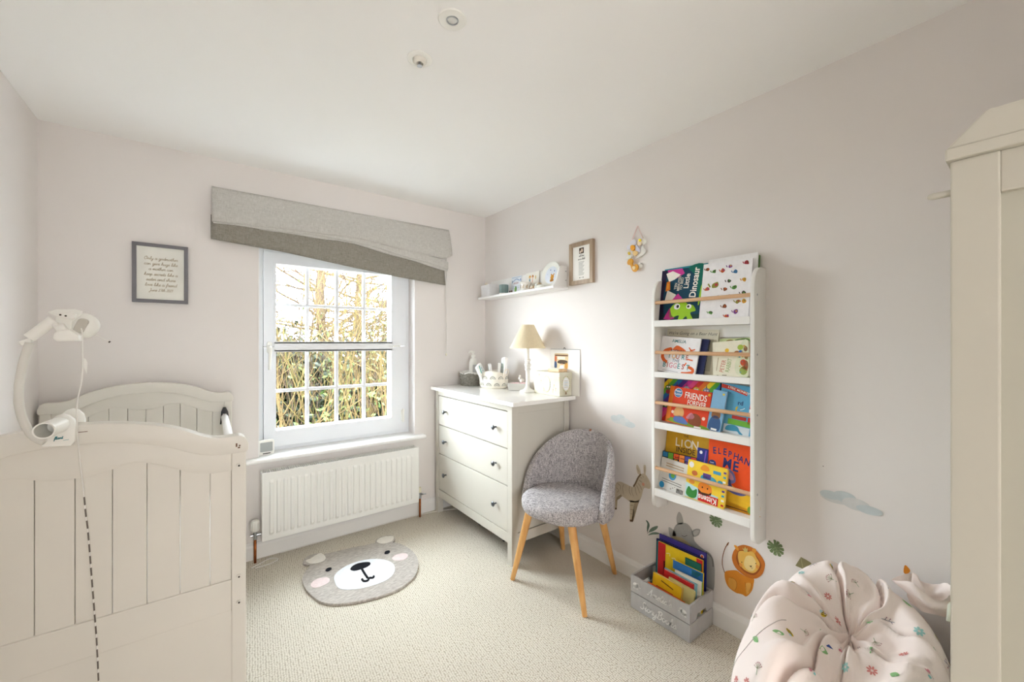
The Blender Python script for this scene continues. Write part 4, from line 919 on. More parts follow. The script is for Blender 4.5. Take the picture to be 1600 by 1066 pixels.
def a_lyric(A, w, h):
    A.rect(-w/2, w/2, 0, h, '#5fa6c9').up().poly([(-w/2, h*.98), (-.02, h*.95), (.04, h*.88), (.04, h*.80), (-.02, h*.87), (-w/2, h*.90)], '#c8382c').rect(w/2-.016, w/2-.004, h*.55, h*.68, '#c8382c').rect(w/2-.016, w/2-.004, h*.68, h*.78, '#e7c43a').rect(w/2-.016, w/2-.004, h*.40, h*.55, '#f0efe9').rect(w/2-.016, w/2-.004, h*.25, h*.38, '#c8382c')
    A.rect(-.01, .05, h*.30, h*.37, '#bb3a30').rect(-.025, w/2, h*.18, h*.29, '#6fae3c').rect(-.04, w/2-.004, 0, h*.17, '#cfd8dc').up()
    A.text('LYRICAL SONGS', -.045, h*.915, .013, '#f4ead8', rot=-12, bold=.02).text('rd', .006, h*.60, .026, '#2d3f6a', bold=.02).text('and the', -w/2+.004, h*.80, .014, '#2d3f6a').text('f', 0, h*.46, .03, '#d8b72c', bold=.03)
    A.it.pop(-4); A.text('LYRIC MONKEY', -.045, h*.915, .0135, '#f4ead8', rot=-12, bold=.02)
    A.blob([(-.03, h*.05), (-.025, h*.14), (0, h*.17), (.02, h*.15), (.03, h*.08), (.045, .004), (.03, .004), (.02, h*.06), (0, h*.05)], '#3f8fae').line([(.02, h*.50), (.03, h*.52), (.038, h*.55)], .003, '#eef0ee', 3)
book('sky blue picture book with a red banner and a blue dolphin', .145, .216, .010, '#5fa6c9', .838, ZS, 1.848, 9, 4, art=a_lyric, spine='#7d7a74', group='books in the wall rack')
def a_green(A, w, h): A.rect(-w/2, w/2, 0, h, '#2f6a2c').up().ell(-w/2+.05, h*.22, .022, .032, '#b7b52c').up().text('c', -w/2+.042, h*.20, .03, '#3a4a1c')
book('dark green book at the right end of the third tier', .105, .186, .008, '#2f6a2c', .795, ZS, 1.8635, 8, 0, art=a_green, group='books in the wall rack')
def a_lion(A, w, h):
    A.rect(-w/2, w/2, 0, h, '#d3a52a').up()
    x = -.062
    for c_, dx in zip('LION', (.031, .017, .036, .03)): A.text(c_, x, h*.755, .058 if c_ != 'I' else .05, '#efe7d0', sx=.9, bold=.015); x += dx
    A.text('THE', -.018, h*.925, .017, '#3a332a', sx=.8); A.text('INSIDE', -.055, h*.655, .036, '#3a2f24', sx=.95, bold=.01)
ZS = .5875
book('mustard yellow book with large cream capitals on the bottom tier', .225, .287, .010, '#d3a52a', 1.078, ZS, 1.872, 7, 0, art=a_lion, group='books in the wall rack')
def a_eleph(A, w, h):
    A.rect(-w/2, w/2, 0, h, '#e8521c').up().blob([(-w/2, 0), (w/2, 0), (w/2, h*.30), (.02, h*.34), (-w/2, h*.50)], '#efbf2c', 4).blob([(-w/2, 0), (w/2, 0), (w/2, h*.06), (0, h*.10), (-w/2, h*.08)], '#f2a52c', 4).up()
    N = '#27336e'
    for i, c_ in enumerate('ELEPHANT'):
        A.text(c_, -w/2+.022+i*.0225, h*.80-.003*abs(i-1.5)**1.3, .042 if i % 2 == 0 else .038, N, rot=-3*(i-2), sx=.78, bold=.02)
    for i, c_ in enumerate('ME'): A.text(c_, -.040+i*.044, h*.61-i*.006, .060, N, rot=-3, sx=.85, bold=.03)
    A.ell(-w/2+.022, h*.62, .018, .017, '#2c3c74').up().text('new', -w/2+.011, h*.625, .011, '#dfe3ea').line([(-w/2+.009, h*.60), (-w/2+.035, h*.60)], .003, '#e8a52c')
    G_ = '#5b63a6'
    A.blob([(-.105, h*.20), (-.10, h*.42), (-.07, h*.52), (-.02, h*.50), (.0, h*.42), (.01, h*.34), (.04, h*.30), (.075, h*.33), (.08, h*.30), (.05, h*.24), (.015, h*.24), (-.005, h*.26), (-.03, h*.24), (-.06, h*.22)], G_).poly([(-.10, h*.05), (-.10, h*.27), (-.062, h*.27), (-.068, h*.05)], G_).poly([(-.055, h*.12), (-.055, h*.28), (-.018, h*.28), (-.024, h*.12)], '#4f5799')
    A.blob([(-.035, h*.46), (-.02, h*.60), (.012, h*.55), (.02, h*.42), (-.01, h*.38)], '#7a7fbc').up().blob([(-.015, h*.46), (-.008, h*.55), (.008, h*.51), (.012, h*.44)], '#c99ab8').ell(-.012, h*.36, .004, .004, '#f4f4f4').line([(.085, h*.34), (.10, h*.45), (.085, h*.58), (.10, h*.62)], .010, '#e9a27c', 4)
    A.text('A PICTURE BOOK STORY', -w/2+.01, .006, .0105, '#7a3a1c'); A.it.pop(); A.line([(-w/2+.01, .010), (w/2-.03, .010)], .004, '#7a4a1c').ell(w/2-.02, .02, .012, .016, '#7fa03a')
book('bright orange book with navy capitals and a blue elephant', .216, .286, .008, '#e8521c', .852, ZS, 1.850, 8, 0, art=a_eleph, group='books in the wall rack')
book('teal book just behind the orange elephant book', .216, .294, .008, '#2f7d8c', .852, ZS, 1.8605, 8, 0, group='books in the wall rack')
def a_patch(A, w, h):
    A.rect(-w/2, w/2, 0, h, '#1c2030').up()
    for i, c in enumerate(('#2f7ab0', '#6fae3a', '#e8622c', '#f08a3a', '#4a4a9c', '#c8382c')): A.rect(-w/2+.002+i*w/6, -w/2+.002+(i+.9)*w/6, h*(.80 if i % 2 else .86), h*.99, c).rect(-w/2+.006+i*w/6, -w/2+(i+.8)*w/6, h*.68, h*(.76 if i % 2 else .84), ('#c03a34', '#2c2c3c', '#d8a83a', '#3c7aa0', '#6a3a7a', '#5aa03a')[i])
    A.up(); A.text('BUSY BOOK', -.02, h*.88, .014, '#f0e6d0', bold=.02); A.it.pop(); A.text('build noise', -.022, h*.885, .013, '#7a1c2c', bold=.02)
book('black edged patchwork patterned book above the white one', .180, .184, .010, '#1c2030', 1.098, ZS, 1.842, 9, -1, art=a_patch, group='books in the wall rack')
def a_navy(A, w, h): A.rect(-w/2, w/2, 0, h, '#2c3484').up().ell(-.008, h*.92, .007, .008, '#eef0f4').line([(.010, h*.70), (.016, h*.97)], .006, '#7a5ac0')
book('narrow indigo book beside the elephant book', .052, .236, .008, '#2c3484', .985, ZS, 1.8475, 8, 0, art=a_navy, group='books in the wall rack')
def a_backcover(A, w, h):
    A.rect(-w/2, w/2, 0, h, '#d9d8d4').up().ell(-.003, h*.52, .020, .024, '#4a9ac8').ell(-.052, h*.12, .014, .016, '#2f8fc4').up()
    A.blob([(-.012, h*.50), (0, h*.64), (.01, h*.58), (.004, h*.44)], '#6fb04a')
    for i in range(2): A.line([(-.045, h*.85-i*.012), (.05, h*.85-i*.012)], .006, '#b9a58c'); A.line([(-.055, h*.33-i*.011), (.05, h*.31-i*.011)], .003, '#6a6a6a')
    for i in range(9): A.rect(.028+i*.004, .030+i*.004, h*.03, h*.17, '#3a3a3a')
    for i in range(3): A.rect(-.005+i*.010, .001+i*.010, h*.06+i*.008, h*.11+i*.006, '#a8a49c')
book('pale grey book showing its back with a barcode', .148, .152, .008, '#d9d8d4', 1.122, ZS, 1.8285, 10, 4, art=a_backcover, spine='#4a4a4c', group='books in the wall rack')
def a_kittens(A, w, h):
    A.poly(rrect(-w/2, w/2, 0, h, .006, 3), '#f2cf3a').up().poly([(-w/2, .003), (w/2-.03, .003), (w/2-.03, h*.26), (-.02, h*.30), (-w/2, h*.40)], '#bcdde0').up()
    A.rect(-.028, w/2-.028, .004, h*.22, '#d2281f').ell(-w/2+.018, h*.88, .012, .014, '#f4f1ec').rect(.03, .065, h*.80, h*.88, '#4aa0c8').blob([(-.03, h*.84), (-.015, h*.96), (.005, h*.93), (.012, h*.84), (-.01, h*.80)], '#ee9a2c').blob([(-.02, h*.52), (-.02, h*.68), (.03, h*.70), (.05, h*.60), (.03, h*.50)], '#4aa8c4').rect(-.015, .022, h*.62, h*.75, '#6a4a9c').blob([(-.03, h*.28), (-.028, h*.46), (.0, h*.50), (.028, h*.44), (.03, h*.28), (0, h*.22)], '#ee8a2c').blob([(-w/2+.005, h*.10), (-w/2+.015, h*.30), (-w/2+.035, h*.22), (-w/2+.055, h*.28), (-w/2+.055, h*.08), (-w/2+.03, h*.02)], '#3c8a3c').ell(.065, h*.60, .013, .013, '#3f9ab8').ell(-w/2+.028, h*.44, .014, .010, '#e89a3a').ell(-.055, h*.68, .014, .012, '#c9703a')
    for i in range(8): A.rect(w/2-.016, w/2-.004, h*(.06+.115*i), h*(.11+.115*i), ('#c8382c', '#f2f0ea', '#3f9ab8', '#6a4a9c')[i % 4])
    A.up().poly([(-.032, h*.32), (-.028, h*.22), (0, h*.18), (.030, h*.24), (.032, h*.32), (.02, h*.26), (-.015, h*.25)], '#4a2c1c').ell(-.012, h*.38, .003, .004, '#2a1c14').ell(.012, h*.38, .003, .004, '#2a1c14')
    A.text('Kittens', w/2-.034, h*.185, .036, '#f7f2ec', rot=180, sx=.82, bold=.02)
book('yellow board book turned upside down with a red title strip', .184, .177, .014, '#f2cf3a', .952, ZS, 1.821, 9, 1.5, art=a_kittens, board=True, group='books in the wall rack')

# ================================================================ story book crate
CX0, CX1, CY0, CY1 = 1.690, 1.894, .945, 1.255
cr = thing('book_crate', 'grey painted wooden crate with white handwriting full of books on the floor', 'crate', (0, 0, 0))
CRM = mat('grey_crate_paint', '#b9b8b8', .7, var=.05, vscale=14, stretch=(1, 4, 1), bump=.08, bscale=60)
for i, z0 in enumerate((.003, .085)):
    z1 = z0+.078
    f = MB().box(CX0, CX0+.010, CY0, CY1, z0, z1).build('front_plank', CRM, cr, bev=.0015)
    MB().box(CX1-.010, CX1, CY0, CY1, z0, z1).build('back_plank', CRM, cr, bev=.0015)
    A = Art(); W_ = '#f1f0ee'
    if i:
        A.script("Amelia's", .158, .027, .0165, W_, .0042, align='c', slant=.3)
        for ex in (.030, .282):
            s_ = 1 if ex < .1 else -1
            A.ell(ex, .040, .015, .012, W_).ell(ex+s_*.013, .046, .008, .008, W_).line([(ex+s_*.019, .046), (ex+s_*.022, .036), (ex+s_*.027, .037)], .0035, W_, 3)
            for lx in (-.010, -.003, .005, .010): A.rect(ex+lx-.0022, ex+lx+.0022, .021, .038, W_)
    else: A.script("StoryBooks", .150, .024, .0185, W_, .0045, align='c', slant=.3)
    A.build('lettering', f, lambda u, v, d: (CX0-d, CY1-u, z0+v))['kind'] = 'stuff'
    for y0 in (CY0, CY1-.010):
        if i == 0: MB().box(CX0+.010, CX1-.010, y0, y0+.010, z0, z1).build('end_plank', CRM, cr, bev=.0015)
        else:
            q = [(CX0+.010, z0), (1.745, z0), (1.752, z0+.012), (1.757, z0+.022), (1.828, z0+.022), (1.833, z0+.012), (1.840, z0), (CX1-.010, z0), (CX1-.010, z1), (CX0+.010, z1)]
            MB().prism(q, lambda u, v, d: (u, d, v), y0, y0+.010).build('end_plank', CRM, cr)
for x0 in (CX0+.010, CX1-.032):
    for y0 in (CY0+.010, CY1-.032): MB().box(x0, x0+.022, y0, y0+.022, .003, .150).build('corner_post', CRM, cr)
for k in range(3): MB().box(CX0+.012+k*.062, CX0+.066+k*.062, CY0+.011, CY1-.011, .003, .009).build('floor_slat', CRM, cr)
def cbook(label, yc, w, ztop, xf, t, col, lean=6, roll=0, art=None, spine=None, board=False, zb=.010):
    return book(label, w, ztop-zb, t, col, yc, zb, xf, lean, roll, art=art, spine=spine, board=board, group='books in the floor crate')
def a_purple(A, w, h): A.rect(-w/2, w/2, 0, h, '#2b2f86').up().rect(-w/2, w/2, h*.93, h, '#4a3f9a').up().ell(w/2-.018, h*.93, .009, .010, '#f0eee6').up().ell(w/2-.018, h*.93, .006, .007, '#d8582c')
def a_dnavy(A, w, h): A.rect(-w/2, w/2, 0, h, '#241f5c').up().line([(-.06, h*.95), (-.045, h*.97), (-.04, h*.94)], .006, '#d8b03c', 3)
def a_redyel(A, w, h):
    A.rect(-w/2, w/2, 0, h, '#f0cf24').up().rect(-w/2, -w/2+.042, 0, h, '#cc2a2c').rect(w/2-.030, w/2, 0, h, '#cc2a2c').rect(-w/2+.032, -w/2+.042, h*.35, h*.72, '#2c2a2c').up()
    A.script('tales', -.06, h*.84, .013, '#f7ee9a', .0022); A.script('tales', .01, h*.70, .013, '#f7e46a', .0022); A.it = [t for t in A.it if t[2] not in ('#f7ee9a', '#f7e46a')]
    for i in range(4): A.line([(-.07+i*.03, h*.86-i*.012), (-.052+i*.03, h*.88-i*.012), (-.05+i*.03, h*.84-i*.012)], .003, '#f8f0b0', 3)
    A.ell(.062, h*.86, .006, .008, '#b85a2c')
def a_bluey(A, w, h): A.rect(-w/2, w/2, 0, h, '#f0d02c').up().rect(-w/2, w/2, h*.84, h, '#3478c0').rect(.02, w/2, h*.60, h*.98, '#3a9a44').up().line([(-w/2+.015, h*.74), (0, h*.70)], .004, '#8a6a1c')
def a_yfront(A, w, h):
    A.rect(-w/2, w/2, 0, h, '#f2c21c').up().rect(-w/2+.022, w/2-.040, .01, h*.72, '#a83a24').up().blob([(-.035, h*.10), (-.03, h*.50), (0, h*.58), (.028, h*.42), (.028, h*.10)], '#f0ead8').up().blob([(-.03, h*.10), (-.02, h*.38), (.012, h*.36), (.02, h*.10)], '#c8402a')
    A.rect(w/2-.036, w/2-.026, h*.10, h*.40, '#4a8a3c').line([(-.03, h*.90), (.035, h*.84)], .005, '#8a5a14').rect(-w/2+.012, -w/2+.02, h*.3, h*.7, '#e8dcb0')
def a_deep(A, w, h): A.rect(-w/2, w/2, 0, h, '#d9cf8c').up().text('DEEP', .008, h*.30, .030, '#2f4a2c', rot=90, bold=.02)
cbook('tall indigo book at the very back of the crate', 1.092, .246, .330, 1.866, .008, '#2b2f86', 2, 0, a_purple)
cbook('dark navy book second from the back of the crate', 1.100, .250, .305, 1.853, .008, '#241f5c', 2.5, 0, a_dnavy)
cbook('teal hardback with a spiral edge in the crate', 1.107, .214, .300, 1.8385, .010, '#2e8c8c', 3, 0, spine='#2e9a96')
cbook('large yellow and red picture book in the crate', 1.082, .232, .308, 1.826, .008, '#f0cf24', 3, 0, a_redyel, spine='#cfd8e4')
cbook('dark green book at the right back corner of the crate', 1.008, .078, .292, 1.8165, .006, '#1f6a5c', 3, 0)
cbook('yellow book with blue and green bands in the crate', 1.028, .150, .262, 1.803, .008, '#f0d02c', 4, 0, a_bluey)
cbook('white storybook at the right of the crate', 1.020, .130, .226, 1.790, .008, '#e6e2d6', 4, 0)
cbook('light blue paperback slanting in the crate', 1.058, .165, .214, 1.779, .007, '#8fc4d2', 5, 1.5)
cbook('bright red spotted book in the crate', 1.064, .150, .212, 1.765, .010, '#cf2a2c', 6, 2)
cbook('cream board book with dark green letters in the crate', 1.040, .130, .196, 1.7505, .010, '#d9cf8c', 6, 3, a_deep, board=True)
cbook('yellow board book with a red picture at the front of the crate', 1.100, .150, .192, 1.732, .014, '#f2c21c', 7, 2, a_yfront, board=True)
cbook('slim orange and blue book lying against the front plank', 1.090, .190, .146, 1.7135, .006, '#e8702c', 7, 1)

# ================================================================ things on the chest of drawers (top at z = .978)
ZT = .9785
# wicker basket
wk = thing('wicker_basket', 'grey wicker basket in the corner of the chest top', 'basket', (1.70, 2.800, ZT))
WIC = mat('grey_wicker', '#7d7a72', .8, hex2='#a39f95', vscale=60, bump=.5, bscale=90)
MB().lathe([(.074, 0), (.086, .10), (.083, .10), (.071, .004), (.0001, .004)], n=36, pw=.7, sy=.9).build('core', WIC, wk)
for k in range(10):
    z = .006+k*.0102; r = .074+.012*z/.1
    b = MB(); P = []
    for j in range(72):
        a = 2*pi*j/72; ca, sa = cos(a), sin(a); rr = r+.002+.0025*sin(a*18+pi*k)
        P.append((rr*math.copysign(abs(ca)**.7, ca), .9*rr*math.copysign(abs(sa)**.7, sa), z))
    b.tube(P, .0048, 6, closed=True).build('woven_row', WIC, wk, smooth=True)
lin_ = MB(); rows = []
for r, z in ((.060, .06), (.084, .104), (.092, .108), (.094, .098)):
    rows.append([(r*math.copysign(abs(cos(a))**.7, cos(a))*(1+.02*sin(a*9)), .9*r*math.copysign(abs(sin(a))**.7, sin(a)), z+.006*sin(a*5)) for a in [2*pi*j/48 for j in range(48)]])
lin_.grid(rows, wrap=True).build('cloth_liner', mat('white_liner_cloth', '#eceae6', .9), wk, smooth=True)
# pump bottle standing in it
pb = thing('pump_bottle', 'white plastic pump bottle standing in the wicker basket', 'bottle', (1.715, 2.800, ZT+.005))
MB().lathe([(.030, 0), (.034, .004), (.036, .05), (.035, .12), (.031, .18), (.024, .205), (.013, .212), (.013, .222)], n=24, sy=.75).build('body', PLAST, pb, smooth=50)
MB().prism(rrect(-.018, .018, .10, .16, .006), XZ, -.0275, -.026).build('label', mat('pale_grey_label', '#cfd0d0', .5), pb)
pu = MB().lathe([(.016, .222), (.017, .238), (.010, .240), (.006, .242), (.006, .258)], n=18).build('collar', PLAST, pb, smooth=50)
MB().prism(rrect(-.012, .012, .256, .270, .005), XZ, -.010, .010).tube([(-.008, 0, .266), (-.026, 0, .268), (-.038, 0, .262), (-.040, 0, .252)], [.007, .006, .005, .0045], 10).build('pump_nozzle', PLAST, pb, smooth=40)
# fabric basket with circle print
fb = thing('fabric_basket', 'cream fabric basket printed with grey arches', 'basket', (1.752, 2.560, ZT), radians(10))
FBM = mat('cream_canvas', '#efe9dc', .9, var=.03, vscale=30, bump=.3, bscale=200)
rows = []
for s_, z in ((.86, 0), (.98, .012), (1.02, .06), (1.0, .115), (.97, .118), (.95, .10), (.93, .02), (.05, .012)):
    rows.append([(.088*s_*cos(a), .126*s_*sin(a), z+(.012*sin(a*2+.6) if .1 < z < .13 else 0)) for a in [2*pi*j/44 for j in range(44)]])
MB().grid(rows, wrap=True).build('bag', FBM, fb, smooth=60)
A = Art()
for k in range(11):
    for r_ in range(2):
        u = k*.0555+(.028 if r_ else 0); v = .028+r_*.050
        for rr, c in ((.019, '#8f918a'), (.0145, '#e9e3d6'), (.010, '#a3a59c'), (.006, '#e9e3d6')):
            A.k = {'.019': 0}.get(str(rr), 0)+[.019, .0145, .010, .006].index(rr)
            A.poly([(u+rr*cos(pi*i/12), v-.008+rr*1.2*sin(pi*i/12)) for i in range(13)], c)
def onbag(u, v, d):
    a = u/.0975; s_ = interp([(0, .86), (.012, .98), (.06, 1.02), (.115, 1.0)], v); q = 1+d/.08
    return ((.088*s_*q)*cos(a), (.126*s_*q)*sin(a), v)
A.build('arch_print', fb, onbag, base=.0016, step=.0004)['kind'] = 'stuff'
for s_ in (-1, 1):
    MB().tube(spline([(-.02, s_*.126, .10), (-.022, s_*.138, .13), (0, s_*.142, .145), (.022, s_*.138, .13), (.02, s_*.126, .10)], 5), .005, 8).build('handle', FBM, fb, smooth=True)
NAP = mat('nappy_white', '#f2f2f0', .8, var=.03, vscale=30, bump=.3, bscale=50)
for k, (x, y, rz, tx, ty, h, lab) in enumerate(((1.712, 2.595, 35, -16, -22, .175, 'folded white nappy with teal stripe leaning out at the left'), (1.738, 2.556, 60, -8, -6, .165, 'folded nappy standing upright in the middle of the fabric basket'),
        (1.765, 2.522, 55, 4, 2, .170, 'folded teal patterned nappy behind the upright one'), (1.778, 2.474, 75, 6, 6, .215, 'tall folded white packet at the right of the fabric basket'))):
    t = thing('folded_nappy', lab, 'nappy', (x, y, ZT+.018), group='nappies in the fabric basket', rot=(radians(tx), radians(ty), radians(rz)))
    MB().prism(rrect(-.040, .040, 0, h, .012, 4), XZ, -.011, .011).build('pad', NAP, t, bev=.005, seg=3, smooth=50)
    A = Art(); c_ = ('#6fb5ae', '#9cc7c4', '#62a79f', '#c9d3c4')[k]
    A.poly([(-.026, h*.62), (-.010, h*.62), (.004, h*.96), (-.012, h*.96)], c_).ell(.016, h*.78, .006, .008, '#8fa9b8').ell(.02, h*.66, .005, .006, c_).line([(.0, h*.60), (.028, h*.90)], .003, '#9db8c4')
    A.build('print', t, FRONT, base=.0113); A.build('print', t, lambda u, v, d: (u, d, v), base=.0113)
# little grey tray with pink tissue and a crocheted toy
tr = thing('gift_tray', 'small pale grey card tray lined with pink tissue', 'tray', (1.806, 2.318, ZT), radians(40))
TRM = mat('pale_grey_card', '#cbc8c2', .7)
q0, q1, hh = (.050, .062), (.058, .072), .052
def ringr(a, z): return [(-a[0], -a[1], z), (a[0], -a[1], z), (a[0], a[1], z), (-a[0], a[1], z)]
MB().grid([ringr((.001, .001), .001), ringr(q0, .001), ringr(q1, hh), ringr((q1[0]-.003, q1[1]-.003), hh), ringr((q0[0]-.003, q0[1]-.003), .004), ringr((.001, .001), .004)], wrap=True).build('tray', TRM, tr)
PINK = mat('pink_tissue', '#efc2cc', .9, hex2='#f6dce0', vscale=30, bump=.4, bscale=40)
rows = []; rnd = random.Random(9)
for i in range(9): rows.append([(-.054+.0135*i, -.067+.0134*j, (hh-.006 if 0 < i < 8 and 0 < j < 10 else hh-.012)+rnd.uniform(-.006, .006)) for j in range(11)])
MB().grid(rows).build('tissue', PINK, tr, smooth=True, fixn=False)
A = Art(); A.ell(.010, .032, .010, .007, '#d8455f').poly([(.012, .030), (.035, .024), (.035, .036)], '#e98a98'); A.build('ribbon_tab', tr, lambda u, v, d: (q0[0]+(q1[0]-q0[0])*v/hh+d*4, u, v), base=.0004)
toy = thing('crochet_rabbit', 'small white crocheted toy lying on the pink tissue', 'toy', (1.824, 2.298, ZT+.054))
YARN = mat('white_yarn', '#f0ede6', .95, var=.06, vscale=90, bump=.7, bscale=160)
MB().lathe([(.0001, .0), (.013, .003), (.018, .012), (.016, .022), (.009, .029), (.0001, .031)], n=18, caps=False).build('body', YARN, toy, smooth=True)
MB().lathe([(.0001, .0), (.009, .003), (.012, .010), (.009, .018), (.0001, .020)], (-.012, .012, .018), n=16, caps=False).build('head', YARN, toy, smooth=True)
for dx in (-.006, .006): MB().tube([(-.012+dx, .012+dx, .036), (-.012+dx*1.4, .014+dx, .046), (-.010+dx*1.6, .018+dx, .053)], [.004, .005, .002], 8).build('ear', YARN, toy, smooth=True)
# table lamp
lp = thing('table_lamp', 'white turned-wood table lamp with cream cone shade', 'lamp', (1.776, 2.175, ZT))
LW = mat('white_turned_wood', '#eceae5', .4)
MB().lathe([(.046, 0), (.048, .006), (.044, .012), (.030, .017), (.020, .025), (.014, .035), (.0115, .05), (.011, .13), (.0125, .15), (.018, .156), (.018, .164), (.012, .168), (.015, .178), (.019, .186), (.019, .196), (.013, .202), (.012, .212), (.018, .220), (.017, .228), (.010, .233), (.009, .27), (.0095, .315), (.013, .318), (.013, .328)], n=28, sx=1.2, sy=1.2).build('stem', LW, lp, smooth=50)
SHD = mat('cream_shade_cloth', '#f1e6cc', .9, var=.03, vscale=60, bump=.15, bscale=300, transl=.35)
MB().lathe([(.124, .308), (.0445, .467), (.0435, .467), (.1225, .309)], n=48, caps=False).build('shade', SHD, lp, smooth=50)
MB().lathe([(.1245, .306), (.1245, .312), (.1225, .312), (.1225, .306)], n=48, caps=False).build('shade_trim', mat('cream_trim', '#e6d8b8', .8), lp, smooth=30)
MB().lathe([(.0445, .463), (.0445, .468), (.0425, .468), (.0425, .463)], n=40, caps=False).build('shade_trim', mat('cream_trim', '#e6d8b8', .8), lp, smooth=30)
b = MB()
for k in range(3): b.tube([(.010*cos(2.1*k), .010*sin(2.1*k), .330), (.043*cos(2.1*k), .043*sin(2.1*k), .455)], .0013, 5)
b.build('shade_carrier', STEEL, lp)['kind'] = 'stuff'
MB().lathe([(.012, .328), (.012, .36), (.022, .39), (.020, .415), (.0001, .43)], n=18).build('bulb', PLAST, lp, smooth=True)
# keepsake box
kb = thing('keepsake_box', 'cream illustrated keepsake box with oval labels', 'box', (1.790, 1.872, ZT), radians(-1))
KBM = mat('cream_floral_card', '#d0ccb4', .6, hex2='#dad6c6', vscale=14)
KX, KY, KZ = .108, .254, .152
MB().box(0, KX, 0, KY, 0, .104).build('base', KBM, kb, bev=.002)
MB().box(-.002, KX+.001, -.002, KY+.002, .1045, KZ).build('lid', KBM, kb, bev=.002)
def oval(A, cx, cy, rx, ry):
    for i in range(26):
        a = 2*pi*i/26; A.ell(cx+rx*cos(a), cy+ry*sin(a), .0034, .0026, ('#b9b47c', '#9aa86a', '#d7c9a0', '#c79f8a')[i % 4], a*57, 8)
    A.up().ell(cx, cy, rx*.92, ry*.92, '#e4e2d2').up().ell(cx, cy, rx*.80, ry*.84, '#eef0f0').up()
    for i in range(5): A.line([(cx-rx*.42, cy+ry*(.4-.2*i)), (cx+rx*.42, cy+ry*(.4-.2*i))], .0026, '#9fb4c4' if i % 2 else '#b6a98a')
    A.k -= 3
A = Art(); oval(A, .132, .072, .034, .052)
for u, v in ((.19, .02), (.20, .05), (.215, .03), (.10, .02), (.105, .04), (.25, .10), (.05, .11), (.07, .07)): A.line([(u, v), (u+.004, v+.014), (u+.001, v+.024)], .003, '#a8b07a', 3).ell(u+.006, v+.02, .004, .003, '#c99a7a')
A.build('front_print', kb, lambda u, v, d: (-.002-d, KY-u, v), base=.0004)
A = Art(); oval(A, .055, .078, .034, .050); A.blob([(.049, .016), (.055, .028), (.061, .016), (.055, .010)], '#8a6a4a')
A.build('end_print', kb, lambda u, v, d: (u, -.002-d, v), base=.0004)
wb = thing('wooden_block', 'pale wood photo block on the keepsake box', 'block', (1.815, 1.905, ZT+KZ+.0005), radians(-1))
MB().box(0, .075, 0, .105, 0, .020).build('block', wood('pale_pine', '#cfa77c', '#e3c39d', 1), wb, bev=.002)
MB().box(.004, .071, .004, .101, .0201, .0206).build('paper_top', WHITEM, wb)
# photo canvas leaning on the wall
cv = thing('photo_panel', 'white photo calendar panel leaning on the wall behind the box', 'photo panel', (1.8965, 1.945, ZT), rot=(radians(-1.5), radians(0), radians(-90)))
cv.location = (1.903, 1.945, ZT)
MB().box(-.138, .138, -.003, .001, 0, .300).build('panel', WHITEM, cv)
A = Art(); A.poly(rrect(-.095, .040, .165, .285, .010), '#c9a06a').up()
A.it = []
x0, x1, z0, z1 = -.098, .036, .168, .272
A.poly(rrect(x0, x1, z0, z1, .010), '#d9c39a').up()
A.rect(x0+.006, x1-.004, z1-.018, z1-.010, '#6a3f24').rect(x0+.03, x1-.03, z1-.040, z1-.022, '#eef0d8').blob([(x0+.03, z0+.045), (x0+.06, z0+.06), (x1-.01, z0+.055), (x1-.02, z0+.035), (x0+.05, z0+.035)], '#4a3620').blob([(x0+.002, z0+.008), (x0+.004, z0+.05), (x0+.022, z0+.045), (x0+.026, z0+.008)], '#4a5f86').blob([(x0+.004, z0+.05), (x0+.006, z0+.085), (x0+.022, z0+.08), (x0+.02, z0+.05)], '#d9764a').blob([(x0+.055, z0+.003), (x0+.06, z0+.022), (x0+.085, z0+.025), (x0+.09, z0+.003)], '#f4efe6').ell(x0+.074, z0+.030, .008, .009, '#e2ac8c').blob([(x1-.03, z0+.006), (x1-.03, z0+.04), (x1-.008, z0+.04), (x1-.006, z0+.008)], '#c98f3a')
A.build('photo', cv, FRONT, base=.0032)
MB().tube([(-.137, -.004, .300), (.137, -.004, .300)], .0022, 6).build('wire_binding', STEEL, cv)
MB().tube(spline([(-.010, -.006, .300), (0, -.007, .312), (.010, -.006, .300)], 4), .0015, 6).build('hanger', DARK, cv)

# ================================================================ picture ledge on the bookcase wall
lg = thing('picture_ledge', 'long white wall ledge above the lamp', 'shelf', (0, 0, 0))
LX0, LX1, LY0, LY1, LZ = 1.775, 1.9125, 1.915, 2.822, 1.677
MB().box(LX0, LX1, LY0, LY1, LZ, LZ+.016).build('shelf_board', GLOSSW, lg, bev=.002)
MB().box(LX1-.013, LX1, LY0+.02, LY1-.01, LZ+.016, LZ+.155).build('back_board', GLOSSW, lg, bev=.002)
q = [(LX1, 0), (LX0+.012, 0), (LX0+.020, .012), (LX0+.034, .030), (LX0+.046, .055), (LX0+.058, .095), (LX0+.072, .128), (LX0+.088, .140), (LX1, .140)]
ep = MB().prism(q, lambda u, v, d: (u, d, LZ+.016+v), LY0+.012, LY0+.026).build('end_bracket', GLOSSW, lg, bev=.002)
for z in (.045, .105): MB().tube([(LX1-.012, LY0+.011, LZ+.016+z), (LX1-.012, LY0+.013, LZ+.016+z)], .003, 8).build('screw_hole', BLACK, ep)
ZL = LZ+.0165
bx = thing('ribbon_box', 'small white gift box with ribbon knot at the corner end of the ledge', 'box', (1.838, 2.735, ZL), radians(-6))
MB().box(-.046, .046, -.072, .072, 0, .082).build('base', mat('white_matt_card', '#e4e3e4', .8), bx, bev=.002)
MB().box(-.048, .048, -.074, .074, .072, .096).build('lid', mat('white_matt_card', '#e4e3e4', .8), bx, bev=.002)
